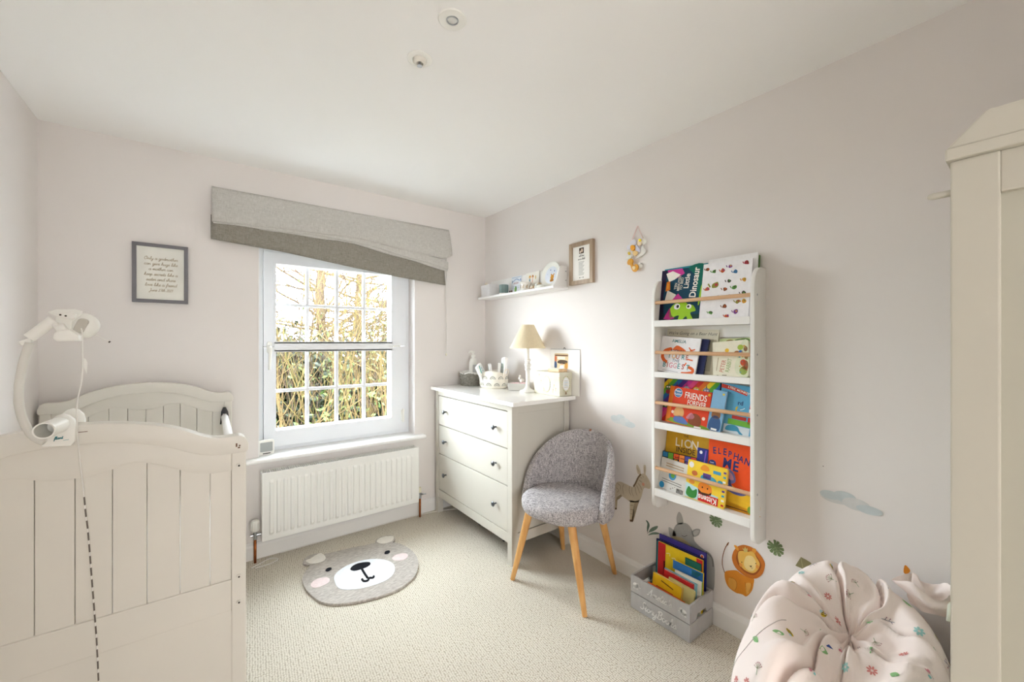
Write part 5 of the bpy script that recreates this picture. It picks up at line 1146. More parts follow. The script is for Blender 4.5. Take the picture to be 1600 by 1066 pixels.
MB().lathe([(.0001, 0), (.012, .003), (.015, .010), (.009, .018), (.0001, .020)], (-.040, -.010, .092), n=14, caps=False).build('ribbon_knot', mat('beige_ribbon', '#c9bfae', .8), bx, smooth=True)
cn = thing('candle_jar', 'grey green glass candle jar on the ledge', 'candle', (1.838, 2.545, ZL))
MB().lathe([(.034, 0), (.036, .004), (.036, .078), (.033, .078), (.033, .06), (.0001, .06)], n=28).build('jar', mat('grey_green_glass', '#6f8583', .25, var=.06), cn, smooth=40)
MB().lathe([(.0365, 0), (.0367, .010), (.0365, .012)], n=28, caps=False).build('base_band', WHITEM, cn, smooth=True)
gc = thing('birth_card', 'white and blue lettered card propped on the ledge', 'card', (1.882, 2.455, ZL), rot=(radians(-5), 0, radians(-90)))
MB().box(-.062, .062, 0, .003, 0, .140).build('card', mat('pale_blue_white_card', '#e6ebf2', .6), gc)
A = Art(); A.line([(-.04, .100), (0, .118), (.04, .104)], .006, '#7a9ac8', 5).rect(-.030, .030, .080, .092, '#c8b4ba').line([(-.045, .06), (.045, .06)], .003, '#a9b8cc').line([(-.045, .048), (.045, .048)], .003, '#a9b8cc').ell(-.048, .10, .006, .012, '#8aa2b4').ell(.052, .108, .005, .010, '#6a8ac0').rect(-.055, .055, .128, .134, '#b8c6d8')
A.build('print', gc, FRONT, base=.0003)
fg = thing('figure_card', 'card with two small painted children on the ledge', 'card', (1.884, 2.262, ZL), rot=(radians(-4.5), 0, radians(-90)))
MB().box(-.075, .075, 0, .003, 0, .145).build('card', mat('cream_white_card', '#efece4', .6), fg)
A = Art()
for x, c1, c2 in ((-.030, '#d9a23a', '#5a8a9a'), (.002, '#c98a4a', '#d9b8a8')):
    A.ell(x, .112, .011, .012, c1).poly([(x-.009, .068), (x+.009, .068), (x+.005, .100), (x-.005, .100)], c2).up().ell(x, .106, .007, .006, '#e9c09a'); A.k -= 1
A.ell(.034, .104, .006, .014, '#e7cf8a').rect(-.07, .07, .05, .056, '#dcd6c8'); A.build('print', fg, FRONT, base=.0003)
td = thing('trinket_pot', 'white lidded porcelain trinket pot with animal frieze on the ledge', 'pot', (1.832, 2.268, ZL))
MB().lathe([(.034, 0), (.038, .006), (.038, .050), (.042, .054), (.043, .062), (.038, .068), (.0001, .070)], n=30).build('pot', mat('white_porcelain', '#f1efe9', .2), td, smooth=40)
A = Art()
for k in range(9): A.ell(k*.027, .028, .008, .010, ('#c9b8a0', '#b9a58a', '#d3c4ae')[k % 3]).ell(k*.027+.005, .040, .004, .004, '#a88f72')
A.build('frieze', td, lambda u, v, d: ((.038+d)*cos(u/.038), (.038+d)*sin(u/.038), v), base=.0004)
dk = thing('wooden_train', 'tiny wooden train beside the trinket pot', 'toy', (1.838, 2.165, ZL), radians(90))
for k in range(3):
    w_ = MB().box(-.052+k*.036, -.024+k*.036, -.012, .012, .008, .030 if k else .046).build('wagon', mat('train_'+str(k), ('#cbb79a', '#b9986c', '#d8cbb4')[k], .6), dk, bev=.002)
    for s_ in (-1, 1):
        for dx in (-.008, .008): MB().tube([(-.038+k*.036+dx, s_*.012, .008), (-.038+k*.036+dx, s_*.016, .008)], .0078, 12).build('wheel', mat('train_wheel', '#9a7a58', .6), w_)
lf = thing('green_leaf_ornament', 'small green leaf ornament next to the candle', 'ornament', (1.805, 2.355, ZL))
MB().prism([(-.002, 0), (.010, .010), (.013, .028), (.006, .045), (-.004, .028), (-.008, .012)], lambda u, v, d: (d, -u, v), -.004, .004).build('leaf', mat('leaf_green', '#6f9a4a', .5), lf, bev=.002)
sm = thing('dark_miniatures', 'row of tiny dark figurines before the birth card', 'figurines', (1.815, 2.425, ZL))
for k in range(3): MB().lathe([(.006, 0), (.007, .004), (.004, .012), (.005, .017), (.0001, .022)], ((0), -.014+k*.014, 0), n=12).build('figurine', mat('mini_'+str(k), ('#6a4a44', '#8a8078', '#5a4a5c')[k], .5), sm, smooth=True)
pt = thing('oval_plate', 'white oval nursery plate with a small bear leaning at the ledge end', 'plate', (1.852, 2.035, ZL), rot=(radians(-12), 0, radians(-90)))
MB().lathe([(.0001, .004), (.062, .004), (.070, .007), (.086, .014), (.092, .014), (.092, .010), (.075, .002), (.062, 0), (.0001, 0)], n=40, sy=1.0, caps=False).build('dish', mat('white_china', '#eff0ea', .18), pt, smooth=50, loc=(0, 0, .093), rot=(radians(90), 0, 0))
MB().lathe([(.0001, 0), (.060, .0001)], n=36, caps=False).build('picture', mat('pale_blue_glaze', '#dfe6f0', .2), pt, loc=(0, -.0045, .093), rot=(radians(90), 0, 0))
A = Art(); A.ell(.016, .075, .017, .018, '#d99a3a').ell(.004, .094, .006, .006, '#c98a34').ell(.028, .094, .006, .006, '#c98a34').blob([(.0, .045), (.032, .045), (.030, .062), (.004, .062)], '#b9803a').ell(-.010, .128, .004, .005, '#5a6a9a').ell(.030, .118, .004, .006, '#5a6a9a').ell(-.035, .10, .003, .003, '#a8b4d0').ell(.005, .112, .003, .003, '#c8b0d0')
A.build('bear_picture', pt, FRONT, base=.0055)['kind'] = 'stuff'
rb = thing('porcelain_rabbit', 'white porcelain rabbit lying before the oval plate', 'ornament', (1.812, 2.085, ZL))
MB().lathe([(.0001, 0), (.020, .002), (.026, .010), (.022, .020), (.010, .026), (.0001, .027)], n=20, caps=False, sy=1.6).build('body', mat('white_china', '#eff0ea', .18), rb, smooth=True)
MB().lathe([(.0001, 0), (.011, .003), (.013, .010), (.009, .018), (.0001, .020)], (-.004, .040, .004), n=16, caps=False).build('head', mat('white_china', '#eff0ea', .18), rb, smooth=True)
for dx in (-.005, .005): MB().tube([(-.004+dx, .042, .022), (-.004+dx, .036, .034), (-.004+dx, .028, .040)], [.003, .004, .0015], 8).build('ear', mat('white_china', '#eff0ea', .18), rb, smooth=True)

# ================================================================ wooden photo frame on the bookcase wall
wf = thing('framed_poem', 'rustic wooden frame with a printed poem on the right wall', 'picture', (1.9125, 1.888, 1.697), radians(-90))
frame4(.204, .270, .026, .022, wood('weathered_oak', '#8f7a66', '#b9a48c', 2), wf)
MB().box(.024, .180, -.012, -.003, .024, .246).build('paper', WHITEM, wf)
A = Art(); A.rect(.082, .122, .195, .232, '#4a3c30').up().ell(.106, .214, .010, .012, '#d9c4ae').ell(.092, .206, .006, .008, '#e6d8c8').up()
A.text('The Story', .10, .176, .013, '#3a3836', align='c', shear=.2); A.text('of Little You', .10, .160, .012, '#3a3836', align='c', shear=.2)
A.it = A.it[:-2]; A.script('all love', .102, .176, .0065, '#3a3836', .0016, align='c'); A.script('as a child', .102, .156, .0065, '#3a3836', .0016, align='c')
for i in range(11): A.line([(.078, .142-i*.0082), (.126-.006*(i % 3), .142-i*.0082)], .0026, '#8a8884')
A.ell(.088, .042, .004, .004, '#4a4a4a').ell(.116, .042, .004, .004, '#4a4a4a').line([(.098, .042), (.106, .042)], .002, '#4a4a4a')
A.build('print', wf, FRONT, base=.0123)

# ================================================================ hanging flower and bee ornament
orn = thing('hanging_ornament', 'pink ribboned wooden ornament of clouds bees and flowers on the wall', 'ornament', (0, 0, 0))
def plaque(pts, x0, x1, col, name, par=orn):
    m = mat('ornament_'+col.lstrip('#'), col, .5); P = [(p.x, p.y) for p in spline([(a, c, 0) for a, c in pts], 4, True)]
    return MB().prism(P, YZ, x0, x1).build(name, m, par, bev=.0008, smooth=40)
XO = 1.9125
rbn = MB(); q = V2("1.3706,1.9744 1.4044,1.9046"); rbn.tube([(1.909, *q[0]), (1.905, *q[1])], .0035, 6).build('ribbon', mat('pink_ribbon', '#e6cfcb', .7), orn)
q = V2("1.3706,1.9744 1.3343,1.8974"); MB().tube([(1.909, *q[0]), (1.905, *q[1])], .0025, 6).build('ribbon', mat('pink_ribbon', '#e6cfcb', .7), orn)
plaque(V2("1.3355,1.8874 1.3273,1.8955 1.3177,1.8866 1.3112,1.8742 1.3160,1.8626 1.3290,1.8623 1.3371,1.8709"), 1.900, 1.908, '#f0efe9', 'cloud')
plaque(V2("1.3387,1.8543 1.3322,1.8573 1.3290,1.8441 1.3177,1.8337 1.3160,1.8194 1.3273,1.8075 1.3453,1.8021 1.3651,1.7942 1.3784,1.7907 1.3651,1.8055 1.3518,1.8173 1.3485,1.8365"), 1.900, 1.908, '#f0efe9', 'cloud')
plaque(V2("1.3684,1.7607 1.3551,1.7657 1.3469,1.7574 1.3371,1.7502 1.3387,1.7393 1.3518,1.7356 1.3651,1.7403 1.3717,1.7512"), 1.900, 1.908, '#f0efe9', 'cloud')
plaque(V2("1.4122,1.8905 1.3985,1.9007 1.3815,1.8973 1.3748,1.8832 1.3782,1.8696 1.3985,1.8678 1.4156,1.8509 1.4330,1.8555 1.4312,1.8740 1.4156,1.8768"), 1.896, 1.903, '#e4e4ee', 'daisy')
plaque(V2("1.3648,1.8784 1.3582,1.8940 1.3450,1.8956 1.3368,1.8813 1.3401,1.8651 1.3516,1.8589 1.3632,1.8639"), 1.896, 1.903, '#efdcc0', 'daisy')
plaque(V2("1.3551,1.8931 1.3452,1.8945 1.3387,1.8870 1.3419,1.8798 1.3518,1.8812"), 1.893, 1.898, '#efd83a', 'daisy_centre')
plaque(V2("1.3719,1.8650 1.3586,1.8568 1.3487,1.8381 1.3504,1.8243 1.3619,1.8292 1.3753,1.8430"), 1.893, 1.899, '#d6d8ea', 'bee_wing')
plaque(V2("1.4043,1.8623 1.3941,1.8689 1.3805,1.8635 1.3765,1.8486 1.3839,1.8357 1.3992,1.8413"), 1.887, 1.896, '#f2a92c', 'bee_body')
plaque(V2("1.3907,1.8284 1.3772,1.8345 1.3622,1.8276 1.3612,1.8147 1.3738,1.8056 1.3839,1.8115"), 1.889, 1.897, '#f0cf90', 'bee_body')
plaque(V2("1.4384,1.8025 1.4245,1.8147 1.4107,1.8152 1.4004,1.8077 1.4072,1.7974 1.4245,1.7974"), 1.893, 1.900, '#eceee6', 'daisy')
plaque(V2("1.4247,1.8289 1.4195,1.8361 1.4109,1.8322 1.4092,1.8219 1.4178,1.8185"), 1.890, 1.897, '#e8c94a', 'daisy_centre')
plaque(V2("1.4265,1.7801 1.4161,1.7929 1.3989,1.7944 1.3887,1.7799 1.3938,1.7635 1.3820,1.7532 1.3719,1.7602 1.3586,1.7525 1.3570,1.7325 1.3686,1.7200 1.3854,1.7195 1.3972,1.7355 1.4058,1.7568 1.4230,1.7651"), 1.889, 1.898, '#e0a238', 'honeycomb')
plaque(V2("1.3907,1.7457 1.3805,1.7499 1.3705,1.7441 1.3738,1.7319 1.3856,1.7307"), 1.886, 1.890, '#f3dfae', 'honeycomb_cell')

# ================================================================ wall stickers
XS = 1.9124
def sticker(name, label, art, cat='wall sticker', group='watercolour animal stickers'):
    A = Art(); art(A); o = A.build(name, None, lambda u, v, d: (XS-d, u, v), base=.0003, step=.00022)
    return tag(o, label, cat, group)
def s_lion(A):
    O = '#d98a2c'
    A.line(V2("0.8995,0.2583 0.9099,0.2913 0.9085,0.3282 0.8989,0.3684 0.8895,0.3903"), .0035, '#7a4a28', 5).poly(V2("0.8930,0.3875 0.8881,0.3992 0.8814,0.4080 0.8795,0.4062 0.8849,0.3908"), '#7a4a28')
    A.blob(V2("0.8989,0.2599 0.8854,0.2744 0.8484,0.2925 0.8303,0.2886 0.8050,0.2842 0.7753,0.2901 0.7758,0.2635 0.7814,0.2357 0.7950,0.2090 0.8075,0.1948 0.8201,0.1965 0.8354,0.1936 0.8484,0.1904 0.8720,0.1952 0.8881,0.2067 0.8976,0.2299"), O).up()
    A.blob(V2("0.8800,0.2437 0.8615,0.2497 0.8484,0.2422 0.8471,0.2210 0.8536,0.2001 0.8720,0.2007 0.8827,0.2148"), '#dfa046').blob(V2("0.8075,0.2509 0.7925,0.2634 0.7851,0.2564 0.7900,0.2274 0.8025,0.2053 0.8075,0.2188"), '#e2a850')
    A.line(V2("0.8774,0.2463 0.8562,0.2494 0.8463,0.2377 0.8479,0.2152 0.8536,0.2001"), .0018, '#a5601e', 4).line(V2("0.8112,0.2571 0.8075,0.2375 0.8050,0.2094"), .0018, '#a5601e', 4).line(V2("0.7826,0.2655 0.7876,0.2393 0.7950,0.2223"), .0018, '#a5601e', 4).up()
    A.blob(V2("0.8380,0.4070 0.8150,0.4217 0.7851,0.4245 0.7632,0.4164 0.7440,0.4009 0.7311,0.3806 0.7311,0.3573 0.7393,0.3277 0.7584,0.3006 0.7802,0.2870 0.8050,0.2842 0.8303,0.2913 0.8510,0.3036 0.8628,0.3230 0.8667,0.3460 0.8602,0.3734 0.8510,0.3909"), '#c9752c').up()
    A.blob(V2("0.8380,0.3853 0.8150,0.3975 0.7802,0.4067 0.7584,0.3896 0.7440,0.3645 0.7512,0.3353 0.7704,0.3081 0.7950,0.3008 0.8201,0.3054 0.8406,0.3246 0.8484,0.3511"), '#9c5424').up()
    A.blob(V2("0.8367,0.3832 0.8201,0.3928 0.8050,0.3937 0.7851,0.4059 0.7716,0.4023 0.7632,0.3875 0.7512,0.3692 0.7524,0.3504 0.7632,0.3272 0.7777,0.3127 0.7975,0.3090 0.8176,0.3132 0.8329,0.3280 0.8393,0.3468 0.8406,0.3653"), '#e8b858').blob(V2("0.8575,0.4032 0.8458,0.4052 0.8380,0.3962 0.8393,0.3848 0.8510,0.3909"), '#e09a3c').blob(V2("0.7802,0.4185 0.7704,0.4239 0.7644,0.4172 0.7716,0.4010 0.7802,0.4053"), '#e09a3c').up()
    A.blob(V2("0.8050,0.3750 0.7802,0.3855 0.7656,0.3655 0.7680,0.3382 0.7826,0.3184 0.8050,0.3189 0.8150,0.3385"), '#eed592').ell(*V2("0.8277,0.3262")[0], .007, .009, '#e39a48').ell(*V2("0.7596,0.3485")[0], .007, .009, '#e39a48').poly(V2("0.8226,0.4065 0.8145,0.4031 0.8100,0.4162 0.8045,0.4073 0.7995,0.4152 0.7995,0.3973 0.8112,0.3892"), '#cdb66c').up()
    A.ell(*V2("0.8239,0.3408")[0], .0022, .0026, '#3a2a1c').ell(*V2("0.7656,0.3602")[0], .0022, .0026, '#3a2a1c').poly(V2("0.7925,0.3391 0.7809,0.3435 0.7856,0.3348"), '#4a2f20').line(V2("0.7858,0.3355 0.7826,0.3321 0.7773,0.3356"), .0014, '#4a2f20')
sticker('lion_sticker', 'orange lion wall sticker wearing a crown', s_lion)
def s_zebra(A):
    C = '#cabda6'; S = '#998a73'
    A.blob(V2("1.5185,0.5041 1.4913,0.5165 1.4501,0.5135 1.4043,0.5113 1.3876,0.5397 1.3655,0.5832 1.3438,0.6015 1.3224,0.6025 1.2987,0.5745 1.2909,0.5494 1.2987,0.5312 1.3277,0.5288 1.3384,0.5127 1.3492,0.4724 1.3655,0.4431 1.3987,0.4241 1.4213,0.4216 1.4385,0.4258 1.4794,0.4362 1.4973,0.4415 1.5215,0.4046 1.5399,0.3939 1.5461,0.4268 1.5338,0.4701"), C)
    A.poly(V2("1.4259,0.4297 1.3942,0.4349 1.4021,0.3284 1.4100,0.3123 1.4259,0.3143"), '#c6b89f').poly(V2("1.3931,0.4329 1.3611,0.4524 1.3864,0.3715 1.4021,0.3179 1.4122,0.3248"), '#a8987e').poly(V2("1.5203,0.4149 1.4913,0.4433 1.4782,0.4376 1.4973,0.4161 1.5246,0.3928"), '#9c8d75').poly(V2("1.5289,0.3974 1.5124,0.4026 1.5179,0.3467 1.5289,0.3430"), '#b3a58c')
    A.blob(V2("1.3820,0.6361 1.3737,0.6429 1.3573,0.6189 1.3546,0.5973 1.3710,0.5930 1.3820,0.6173"), C).blob(V2("1.3357,0.6429 1.3277,0.6541 1.3197,0.6446 1.3224,0.6071 1.3330,0.6043"), C).up()
    A.line(V2("1.4015,0.5131 1.3876,0.5359 1.3710,0.5710 1.3519,0.5971"), .009, '#7d6a54', 4).ell(*V2("1.3373,0.5445")[0], .008, .009, '#d99a84')
    for s_ in (V2("1.5185,0.5016 1.4913,0.4921 1.4943,0.4669"), V2("1.5215,0.4737 1.5033,0.4642 1.5154,0.4459"), V2("1.4270,0.5105 1.4299,0.4810 1.4156,0.4567"), V2("1.4100,0.5059 1.4128,0.4813 1.3987,0.4572"), V2("1.3903,0.5163 1.3876,0.4935 1.3765,0.4687"), V2("1.3820,0.5281 1.3682,0.5086 1.3600,0.4877"), V2("1.3737,0.5421 1.3573,0.5304 1.3465,0.5103"), V2("1.3655,0.5608 1.3519,0.5552 1.3438,0.5528"), V2("1.3573,0.5770 1.3438,0.5760"), V2("1.3411,0.5930 1.3357,0.5805"), V2("1.4676,0.5086 1.4765,0.4818 1.4676,0.4505"), V2("1.4242,0.4016 1.4015,0.4066"), V2("1.4242,0.3778 1.4032,0.3824"), V2("1.4242,0.3540 1.4043,0.3583"), V2("1.3903,0.3985 1.3792,0.3998"), V2("1.3959,0.3730 1.3864,0.3739"), V2("1.3776,0.6278 1.3627,0.6035"), V2("1.3277,0.6449 1.3277,0.6126")):
        A.line(s_, .0030, S, 3, .3)
    A.poly(V2("1.4270,0.3196 1.4021,0.3269 1.4055,0.3130 1.4259,0.3080"), '#5c4632').poly(V2("1.5301,0.3525 1.5166,0.3569 1.5179,0.3457 1.5301,0.3416"), '#5c4632')
sticker('zebra_sticker', 'beige striped zebra wall sticker beside the chair', s_zebra)
def s_rhino(A):
    G_ = '#a5a5a3'
    A.blob(V2("1.1585,0.3566 1.1430,0.3910 1.1125,0.4143 1.0779,0.4175 1.0537,0.3913 1.0441,0.3491 1.0067,0.3278 0.9659,0.3179 0.9482,0.2813 0.9456,0.2121 0.9526,0.1470 0.9884,0.1025 1.0926,0.0872 1.1637,0.1675 1.1847,0.2355 1.1689,0.2998"), G_)
    A.blob(V2("1.1389,0.4305 1.1276,0.4638 1.1125,0.4538 1.1045,0.4144 1.1348,0.4006"), '#b0b0ad').blob(V2("1.1847,0.3633 1.1585,0.3614 1.1409,0.3375 1.1742,0.3190"), '#b0b0ad').blob(V2("1.0585,0.3895 1.0366,0.4114 1.0159,0.4145 1.0234,0.3863 1.0489,0.3674"), '#a3a3a0').up()
    A.blob(V2("1.1658,0.3222 1.1226,0.3370 1.0828,0.3292 1.0585,0.3112 1.1125,0.2844 1.1637,0.2923"), '#c2b48c').blob(V2("1.0518,0.3874 1.0366,0.4041 1.0215,0.4070 1.0290,0.3896 1.0460,0.3758"), '#b9b9b6').line(V2("1.1125,0.3503 1.0975,0.3504 1.0828,0.3617"), .0022, '#4a4a48', 3).line(V2("0.9884,0.3174 0.9597,0.3028 0.9526,0.2617"), .006, '#7a7a7a', 3)
sticker('rhino_sticker', 'grey rhino wall sticker rising behind the book crate', s_rhino)
def s_sprig(A):
    A.blob(V2("1.3213,0.3531 1.3065,0.3506 1.2971,0.3334 1.3039,0.3104 1.3118,0.2892 1.3144,0.3134 1.3118,0.3373"), '#5f7266').blob(V2("1.3023,0.2941 1.2909,0.3175 1.2703,0.3364 1.2475,0.3479 1.2525,0.3317 1.2754,0.3097"), '#6b7f70').blob(V2("1.3065,0.2761 1.2857,0.2977 1.2601,0.3109 1.2325,0.3133 1.2550,0.3003 1.2805,0.2896"), '#73877a').line(V2("1.3118,0.2823 1.3086,0.2890 1.3013,0.2954"), .002, '#5f6f5c')
sticker('leaf_sprig_sticker', 'three leaf grey green sprig sticker left of the crate', s_sprig, group='leaf wall stickers')
def monstera(A, P, rot, s, c1, c2):
    cx, cy = P; lobes = 11; pts = []
    for i in range(lobes):
        a0 = radians(-150+300*i/(lobes-1)); da = radians(12)
        L = s*(1.0-.25*abs(i-5)/5)
        for aa, rr in ((a0-da, L*.92), (a0, L), (a0+da, L*.92), (a0+radians(15), L*.45)): pts.append((rr*sin(aa), rr*cos(aa)*1.05))
    pts.append((0, -s*.25))
    c, q = cos(radians(rot)), sin(radians(rot))
    A.poly([(cx+x*c-y*q, cy+x*q+y*c) for x, y in pts], c1).up()
    A.line([(cx, cy), (cx-s*.9*q*-1*-1, cy+s*.9*c)], s*.06, c2)
    for k in (-1, 1):
        for t in (.1, .35, .6):
            x, y = k*s*.45, s*(t+.15); A.line([(cx-s*t*q, cy+s*t*c), (cx+x*c-y*q, cy+x*q+y*c)], s*.05, c2)
sticker('palm_leaf_sticker', 'small dark green split leaf sticker under the bookcase', lambda A: monstera(A, V2("0.9421,0.4904")[0], 150, .036, '#758a66', '#9aab88'), group='leaf wall stickers')
sticker('palm_leaf_sticker', 'larger dark green split leaf sticker above the lion', lambda A: monstera(A, V2("0.6919,0.4636")[0], 150, .038, '#6f8158', '#98a67c'), group='leaf wall stickers')
sticker('palm_leaf_sticker', 'olive leaf sticker tip just above the beanbag', lambda A: A.poly(V2("0.6178,0.4161 0.5985,0.4596 0.5795,0.4563 0.5650,0.4518 0.5588,0.4398 0.5921,0.4150"), '#8f8a64').up().line(V2("0.5985,0.4581 0.5921,0.4200"), .002, '#b3ad86'), group='leaf wall stickers')
def cloud(A, P, cols):
    for (x, y, rx, ry, c) in P: A.ell(x, y, rx, ry, cols[c], n=24); A.up()
def mk_cloud(q, cols):
    def f(A):
        (x0, z0), (x1, z1) = q; w, h = x1-x0, z0-z1
        cloud(A, [(x0+w*.28, z1+h*.48, abs(w)*.26, h*.30, 0), (x0+w*.18, z1+h*.60, abs(w)*.17, h*.25, 1), (x0+w*.42, z1+h*.68, abs(w)*.19, h*.32, 1), (x0+w*.60, z1+h*.42, abs(w)*.22, h*.34, 0), (x0+w*.80, z1+h*.28, abs(w)*.20, h*.24, 1)], cols)
    return f
sticker('cloud_sticker', 'large blue grey watercolour cloud sticker above the beanbag', mk_cloud(V2("0.5374,0.7656 0.3498,0.7011"), ('#d2d2d0', '#c4cccd')), group='cloud wall stickers')
sticker('cloud_sticker', 'small pale blue cloud sticker above the chair back', mk_cloud(V2("1.5633,0.9072 1.3879,0.8387"), ('#dde0df', '#d4dbdc')), group='cloud wall stickers')
sticker('fox_ear_sticker', 'orange pointed sticker tip behind the right of the beanbag', lambda A: A.blob(V2("0.2970,0.5478 0.2939,0.5619 0.2871,0.5586 0.2810,0.5486 0.2871,0.5353 0.2963,0.5332"), '#dd8a2a', 3))

# ================================================================ beanbag
bg = thing('beanbag', 'pale pink beanbag printed with flowers bees and leaves', 'beanbag', (1.505, .368, 0))
BAGM = mat('pale_pink_cotton', '#faeee9', .9, var=.02, vscale=6, bump=.15, bscale=500, spec=.1)
NA, NP = 240, 72; rnd = random.Random(5)
# creases: (angle, width, depth, twist, inner end, outer end) -- unequal and mostly gathered on the window side of the dimple
folds = [(1.80, .24, 1.15, -.12, .03, .60), (2.50, .26, 1.2, .18, .03, .46), (1.12, .15, .8, .25, .03, .30), (.45, .20, 1.1, -.2, .03, .36),
         (-.35, .20, 1.1, .22, .03, .42), (-1.05, .17, 1.0, -.10, .03, .64), (-1.9, .14, .5, .2, .03, .30), (3.35, .14, .5, -.2, .03, .28)]
def bag_pt(a, t):
    """a: angle round the bag (0 = towards the wall), t: 0 = bottom of the dimple .. 1 = underside"""
    ca, sa = cos(a), sin(a); back = .5+.5*ca
    Rx = .385; Ry = .247
    R = (abs(ca)**2.6+abs(sa)**2.6)**(-1/2.6)
    Hr = .402+.122*back**1.1+.048*max(0, sa)+.012*sin(3*a+.8)
    dim = .395+.02*back
    prof = [(0.0, dim, 0), (.10, dim+.004, 0), (.24, dim+.035, 0), (.42, Hr-.030, 0), (.60, Hr, 0), (.78, Hr-.030, 0), (.93, Hr-.125, 0), (1.0, .235, 0), (.99, .10, 0), (.93, .02, 0), (.78, .002, 0), (.3, .0, 0), (.02, .0, 0)]
    k = t*(len(prof)-1); i = min(int(k), len(prof)-2); f = k-i
    P = [Vector(q) for q in (prof[max(i-1, 0)], prof[i], prof[i+1], prof[min(i+2, len(prof)-1)])]
    v = .5*((2*P[1])+(P[2]-P[0])*f+(2*P[0]-5*P[1]+4*P[2]-P[3])*f*f+(3*P[1]-P[0]-3*P[2]+P[3])*f**3)
    r, z = max(v.x, .012), max(.002, v.y)
    dz = 0
    for (a0, wd_, s_, tw, t0, t1) in folds:
        if t > t1+.12: continue
        d = (a-a0-tw*(t-.15)*4+.20*sin(11*t+3*a0)*(1-.6*t)+.05*sin(31*t+a0)+pi) % (2*pi)-pi
        x = d/(wd_*(.6+1.0*t)); am = max(0, min(1, (t-t0)/.06))*max(0, min(1, (t1+.12-t)/.22))
        sk = math.exp(-(x/.30)**2) if x > 0 else math.exp(-(x/.13)**2)      # steep on one side, soft on the other
        dz += am*s_*(-.052*sk+.024*math.exp(-((x+.55)/.45)**2)+.010*math.exp(-((x-.9)/.6)**2))
    # crumpled gathers in the dimple
    g = max(0, 1-t/.26)*min(1, t/.03)
    dz += g*.016*(sin(7*a+9*t)+.6*sin(13*a-14*t+1.3)+.5*sin(4*a+22*t))
    m_ = max(0, 1-abs(t-.30)/.22); X_, Y_ = r*ca, r*sa
    dz += m_*.016*(abs(sin(4.3*X_+2.1*Y_+.6))+abs(sin(3.1*Y_-3.7*X_+1.9))-1.1)
    z += dz; rr = r*R*(1+.5*dz*(t > .12))
    rr *= 1+(.012*sin(4*a+1)+.008*sin(7*a+3*t))*max(0, min(1, (t-.45)*6))*(1 if t < .75 else 0)
    ox = .085*max(0, 1-t/.55)               # the dimple sits a little towards the wall
    return (ox+rr*ca*Rx, rr*sa*Ry, max(.002, z))
rows = [[bag_pt(2*pi*j/NA, i/NP) for j in range(NA)] for i in range(NP+1)]
b = MB().grid(rows, wrap=True); b.f.append(tuple(range(NA))[::-1]); b.m.append(0); b.f.append(tuple(NP*NA+j for j in range(NA))); b.m.append(0)
bag = b.build('cover', BAGM, bg, smooth=True)
# seam line
MB().tube([Vector(bag_pt(2.15+.10*sin(i*.25), .30+.5*i/30))+Vector((0, 0, .001)) for i in range(31)], .0012, 5).build('seam', mat('grey_seam', '#c9bdb8', .8), bg, smooth=True)
# printed motifs laid onto the cloth
bvh = BVHTree.FromPolygons([Vector(v.co) for v in bag.data.vertices], [tuple(p.vertices) for p in bag.data.polygons])
pr = Art(); spots3 = []
rnd = random.Random(12)
def motif(kind, s):
    A = Art(); T, P_, N, Gn = '#8fd0d2', '#d98a9c', '#6f7388', '#8fbf84'
    if kind == 0:    # eight petalled coral flower
        for k in range(8): A.ell(s*.55*cos(k*pi/4), s*.55*sin(k*pi/4), s*.36, s*.17, '#dc8d88', k*45, 8)
    elif kind == 1:  # teal flower
        for k in range(7): A.ell(s*.5*cos(k*.9), s*.5*sin(k*.9), s*.34, s*.2, '#a5d8d6', k*51, 8)
    elif kind == 2:  # leaf
        A.blob([(-s, -s*.3), (-s*.3, s*.5), (s, s*.6), (s*.5, -s*.4)], Gn, 3).up().line([(-s, -s*.3), (s*.8, s*.45)], s*.08, '#6fa86a')
    elif kind == 3:  # twig with buds
        A.line([(-s, s*.8), (0, 0), (s, -s*.9)], s*.12, N, 3)
        for q in ((-.4, .35, .2, .8), (.1, -.1, .7, .2), (.4, -.4, .3, -1.0)): A.line([(q[0]*s, q[1]*s), (q[2]*s, q[3]*s)], s*.09, N).ell(q[2]*s, q[3]*s, s*.13, s*.13, '#b5707c', n=6)
    elif kind == 4:  # bee
        A.ell(0, 0, s*.75, s*.48, '#e3c63a', -15).ell(s*.1, s*.55, s*.35, s*.25, '#bfdfe8', 40, 8).up()
        for x in (-.3, .05, .4): A.line([(x*s, s*.42), (x*s+s*.1, -s*.42)], s*.16, '#4a463e')
    elif kind == 5:  # tulip and teal bloom
        A.blob([(0, -.1*s), (-.45*s, .4*s), (-.35*s, .9*s), (0, .6*s), (.35*s, .9*s), (.45*s, .4*s)], P_, 2).line([(0, -.1*s), (.1*s, -s)], s*.08, N).blob([(-.9*s, -.9*s), (-.9*s, -.3*s), (-.4*s, -.35*s), (-.35*s, -.8*s)], T, 3)
    else:            # umbel
        A.line([(0, -s), (0, 0)], s*.09, '#7fa27a')
        for k in range(-3, 4): A.line([(0, -.1*s), (s*.28*k, s*(.8-.06*k*k))], s*.06, '#8d8f6e').ell(s*.28*k, s*(.85-.06*k*k), s*.1, s*.1, '#b57a86', n=6)
    return A
prb = MB(); cols = []; cnt = 0; tries = 0
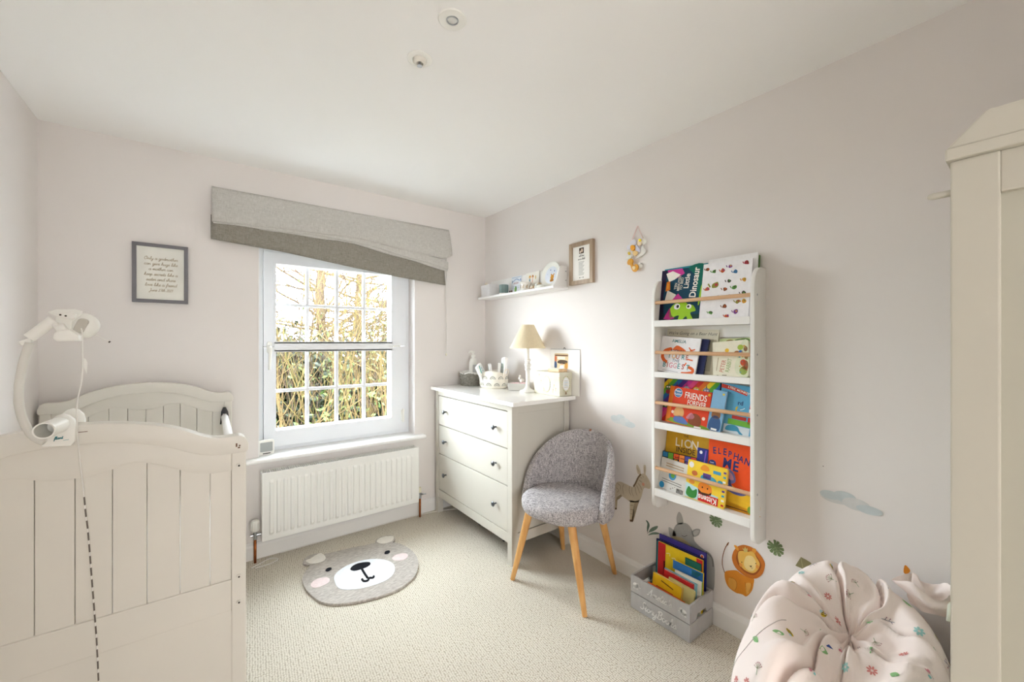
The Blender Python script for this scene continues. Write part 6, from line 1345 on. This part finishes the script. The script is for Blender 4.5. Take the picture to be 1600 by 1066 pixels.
while cnt < 135 and tries < 4000:
    tries += 1
    a = rnd.uniform(0, 2*pi); t = rnd.uniform(.10, .66); p = Vector(bag_pt(a, t))
    if any((p-q).length < .050 for q in spots3): continue
    spots3.append(p); cnt += 1
    hit = bvh.find_nearest(p)
    if hit[0] is None: continue
    nrm = hit[1].normalized(); 
    if nrm.dot(p-Vector((0, 0, .2))) < 0: nrm = -nrm
    tx_ = nrm.orthogonal().normalized(); ang = rnd.uniform(0, 2*pi); tx_ = Matrix.Rotation(ang, 3, nrm) @ tx_; ty_ = nrm.cross(tx_)
    A = motif(rnd.randrange(7), rnd.uniform(.0125, .018))
    for vs, fs, col, k in A.it:
        if col not in cols: cols.append(col)
        out = []
        for u, v in vs:
            w_ = p+tx_*u+ty_*v; h_ = bvh.find_nearest(w_); n_ = h_[1].normalized()
            if n_.dot(nrm) < 0: n_ = -n_
            out.append(h_[0]+n_*(.0011+.0004*k))
        prb.add(out, fs, cols.index(col))
o = prb.build('printed_motifs', [ink(c) for c in cols], bg, fixn=False); o['kind'] = 'stuff'
lb_ = Vector(bag_pt(pi*.90, .16)); MB().prism([(-.009, -.006), (.009, -.006), (0, .008)], lambda u, v, d: (lb_.x-.02-d-.3*v, lb_.y+u, lb_.z+.004+v*.8), 0, .0012).build('brand_tab', mat('royal_blue_tab', '#2a4fa0', .6), bg)
rf = thing('cloth_toy', 'ruffled pink and pale green cloth toy behind the beanbag', 'toy', (1.815, .222, .50))
rf.scale = (.75, .75, .75)
rows = []
for i in range(9):
    t = i/8; rows.append([((.035+.03*t)*cos(a)*(1+.25*sin(3*a+i)), (.05+.05*t)*sin(a)*(1+.2*cos(4*a+i*.7)), -.02+.095*t-.02*sin(4*a+1)*t) for a in [2*pi*j/32 for j in range(32)]])
MB().grid(rows, wrap=True).build('ruffle', BAGM, rf, smooth=True, fixn=False)
MB().prism([(.02, .05), (.045, .115), (.06, .12), (.065, .06)], lambda u, v, d: (d, u-.01, v), -.02, -.012).build('pointed_ear', mat('ear_pink_white', '#f3e7e2', .9), rf, bev=.003)
MB().prism([(-.10, -.02), (-.115, .07), (-.085, .10), (-.055, .05), (-.05, -.02)], lambda u, v, d: (d, u, v), -.05, .01).build('green_skirt', mat('pale_sage_cloth', '#dfe3d2', .9), rf, bev=.008, seg=3, smooth=40)

# ================================================================ loose cables and the dark object under the chest
c1 = MB().tube(spline([(.20, 2.80, .004), (.25, 2.83, .004), (.30, 2.86, .004), (.34, 2.82, .004), (.29, 2.79, .004), (.22, 2.79, .004)], 6), .003, 6).build('floor_cable', CORD, smooth=True)
tag(c1, 'loop of white cable on the carpet by the radiator valve', 'cable')
c2 = MB().tube(spline([(.36, 2.895, .004), (.7, 2.900, .004), (1.0, 2.90, .004), (1.2, 2.895, .004), (1.34, 2.885, .004), (1.47, 2.86, .004), (1.62, 2.80, .004), (1.80, 2.76, .004)], 6), .003, 6).build('floor_cable', CORD, smooth=True)
tag(c2, 'white cable running along the skirting under the chest of drawers', 'cable')
sh = thing('storage_case', 'flat black case pushed under the chest of drawers', 'case', (1.56, 2.16, 0))
MB().box(0, .26, 0, .34, .012, .075).build('case', BLACK, sh, bev=.008)
for q in ((.02, .02), (.24, .02), (.02, .32), (.24, .32)): MB().lathe([(.012, 0), (.012, .013)], (q[0], q[1], 0), 12).build('foot', BLACK, sh)
mk = MB().tube([(1.9124, .5245, .845), (1.9118, .5245, .845)], .0016, 8).build('wall_mark', DARK); 
tag(mk, 'tiny dark nail mark on the wall right of the bookcase', 'mark')
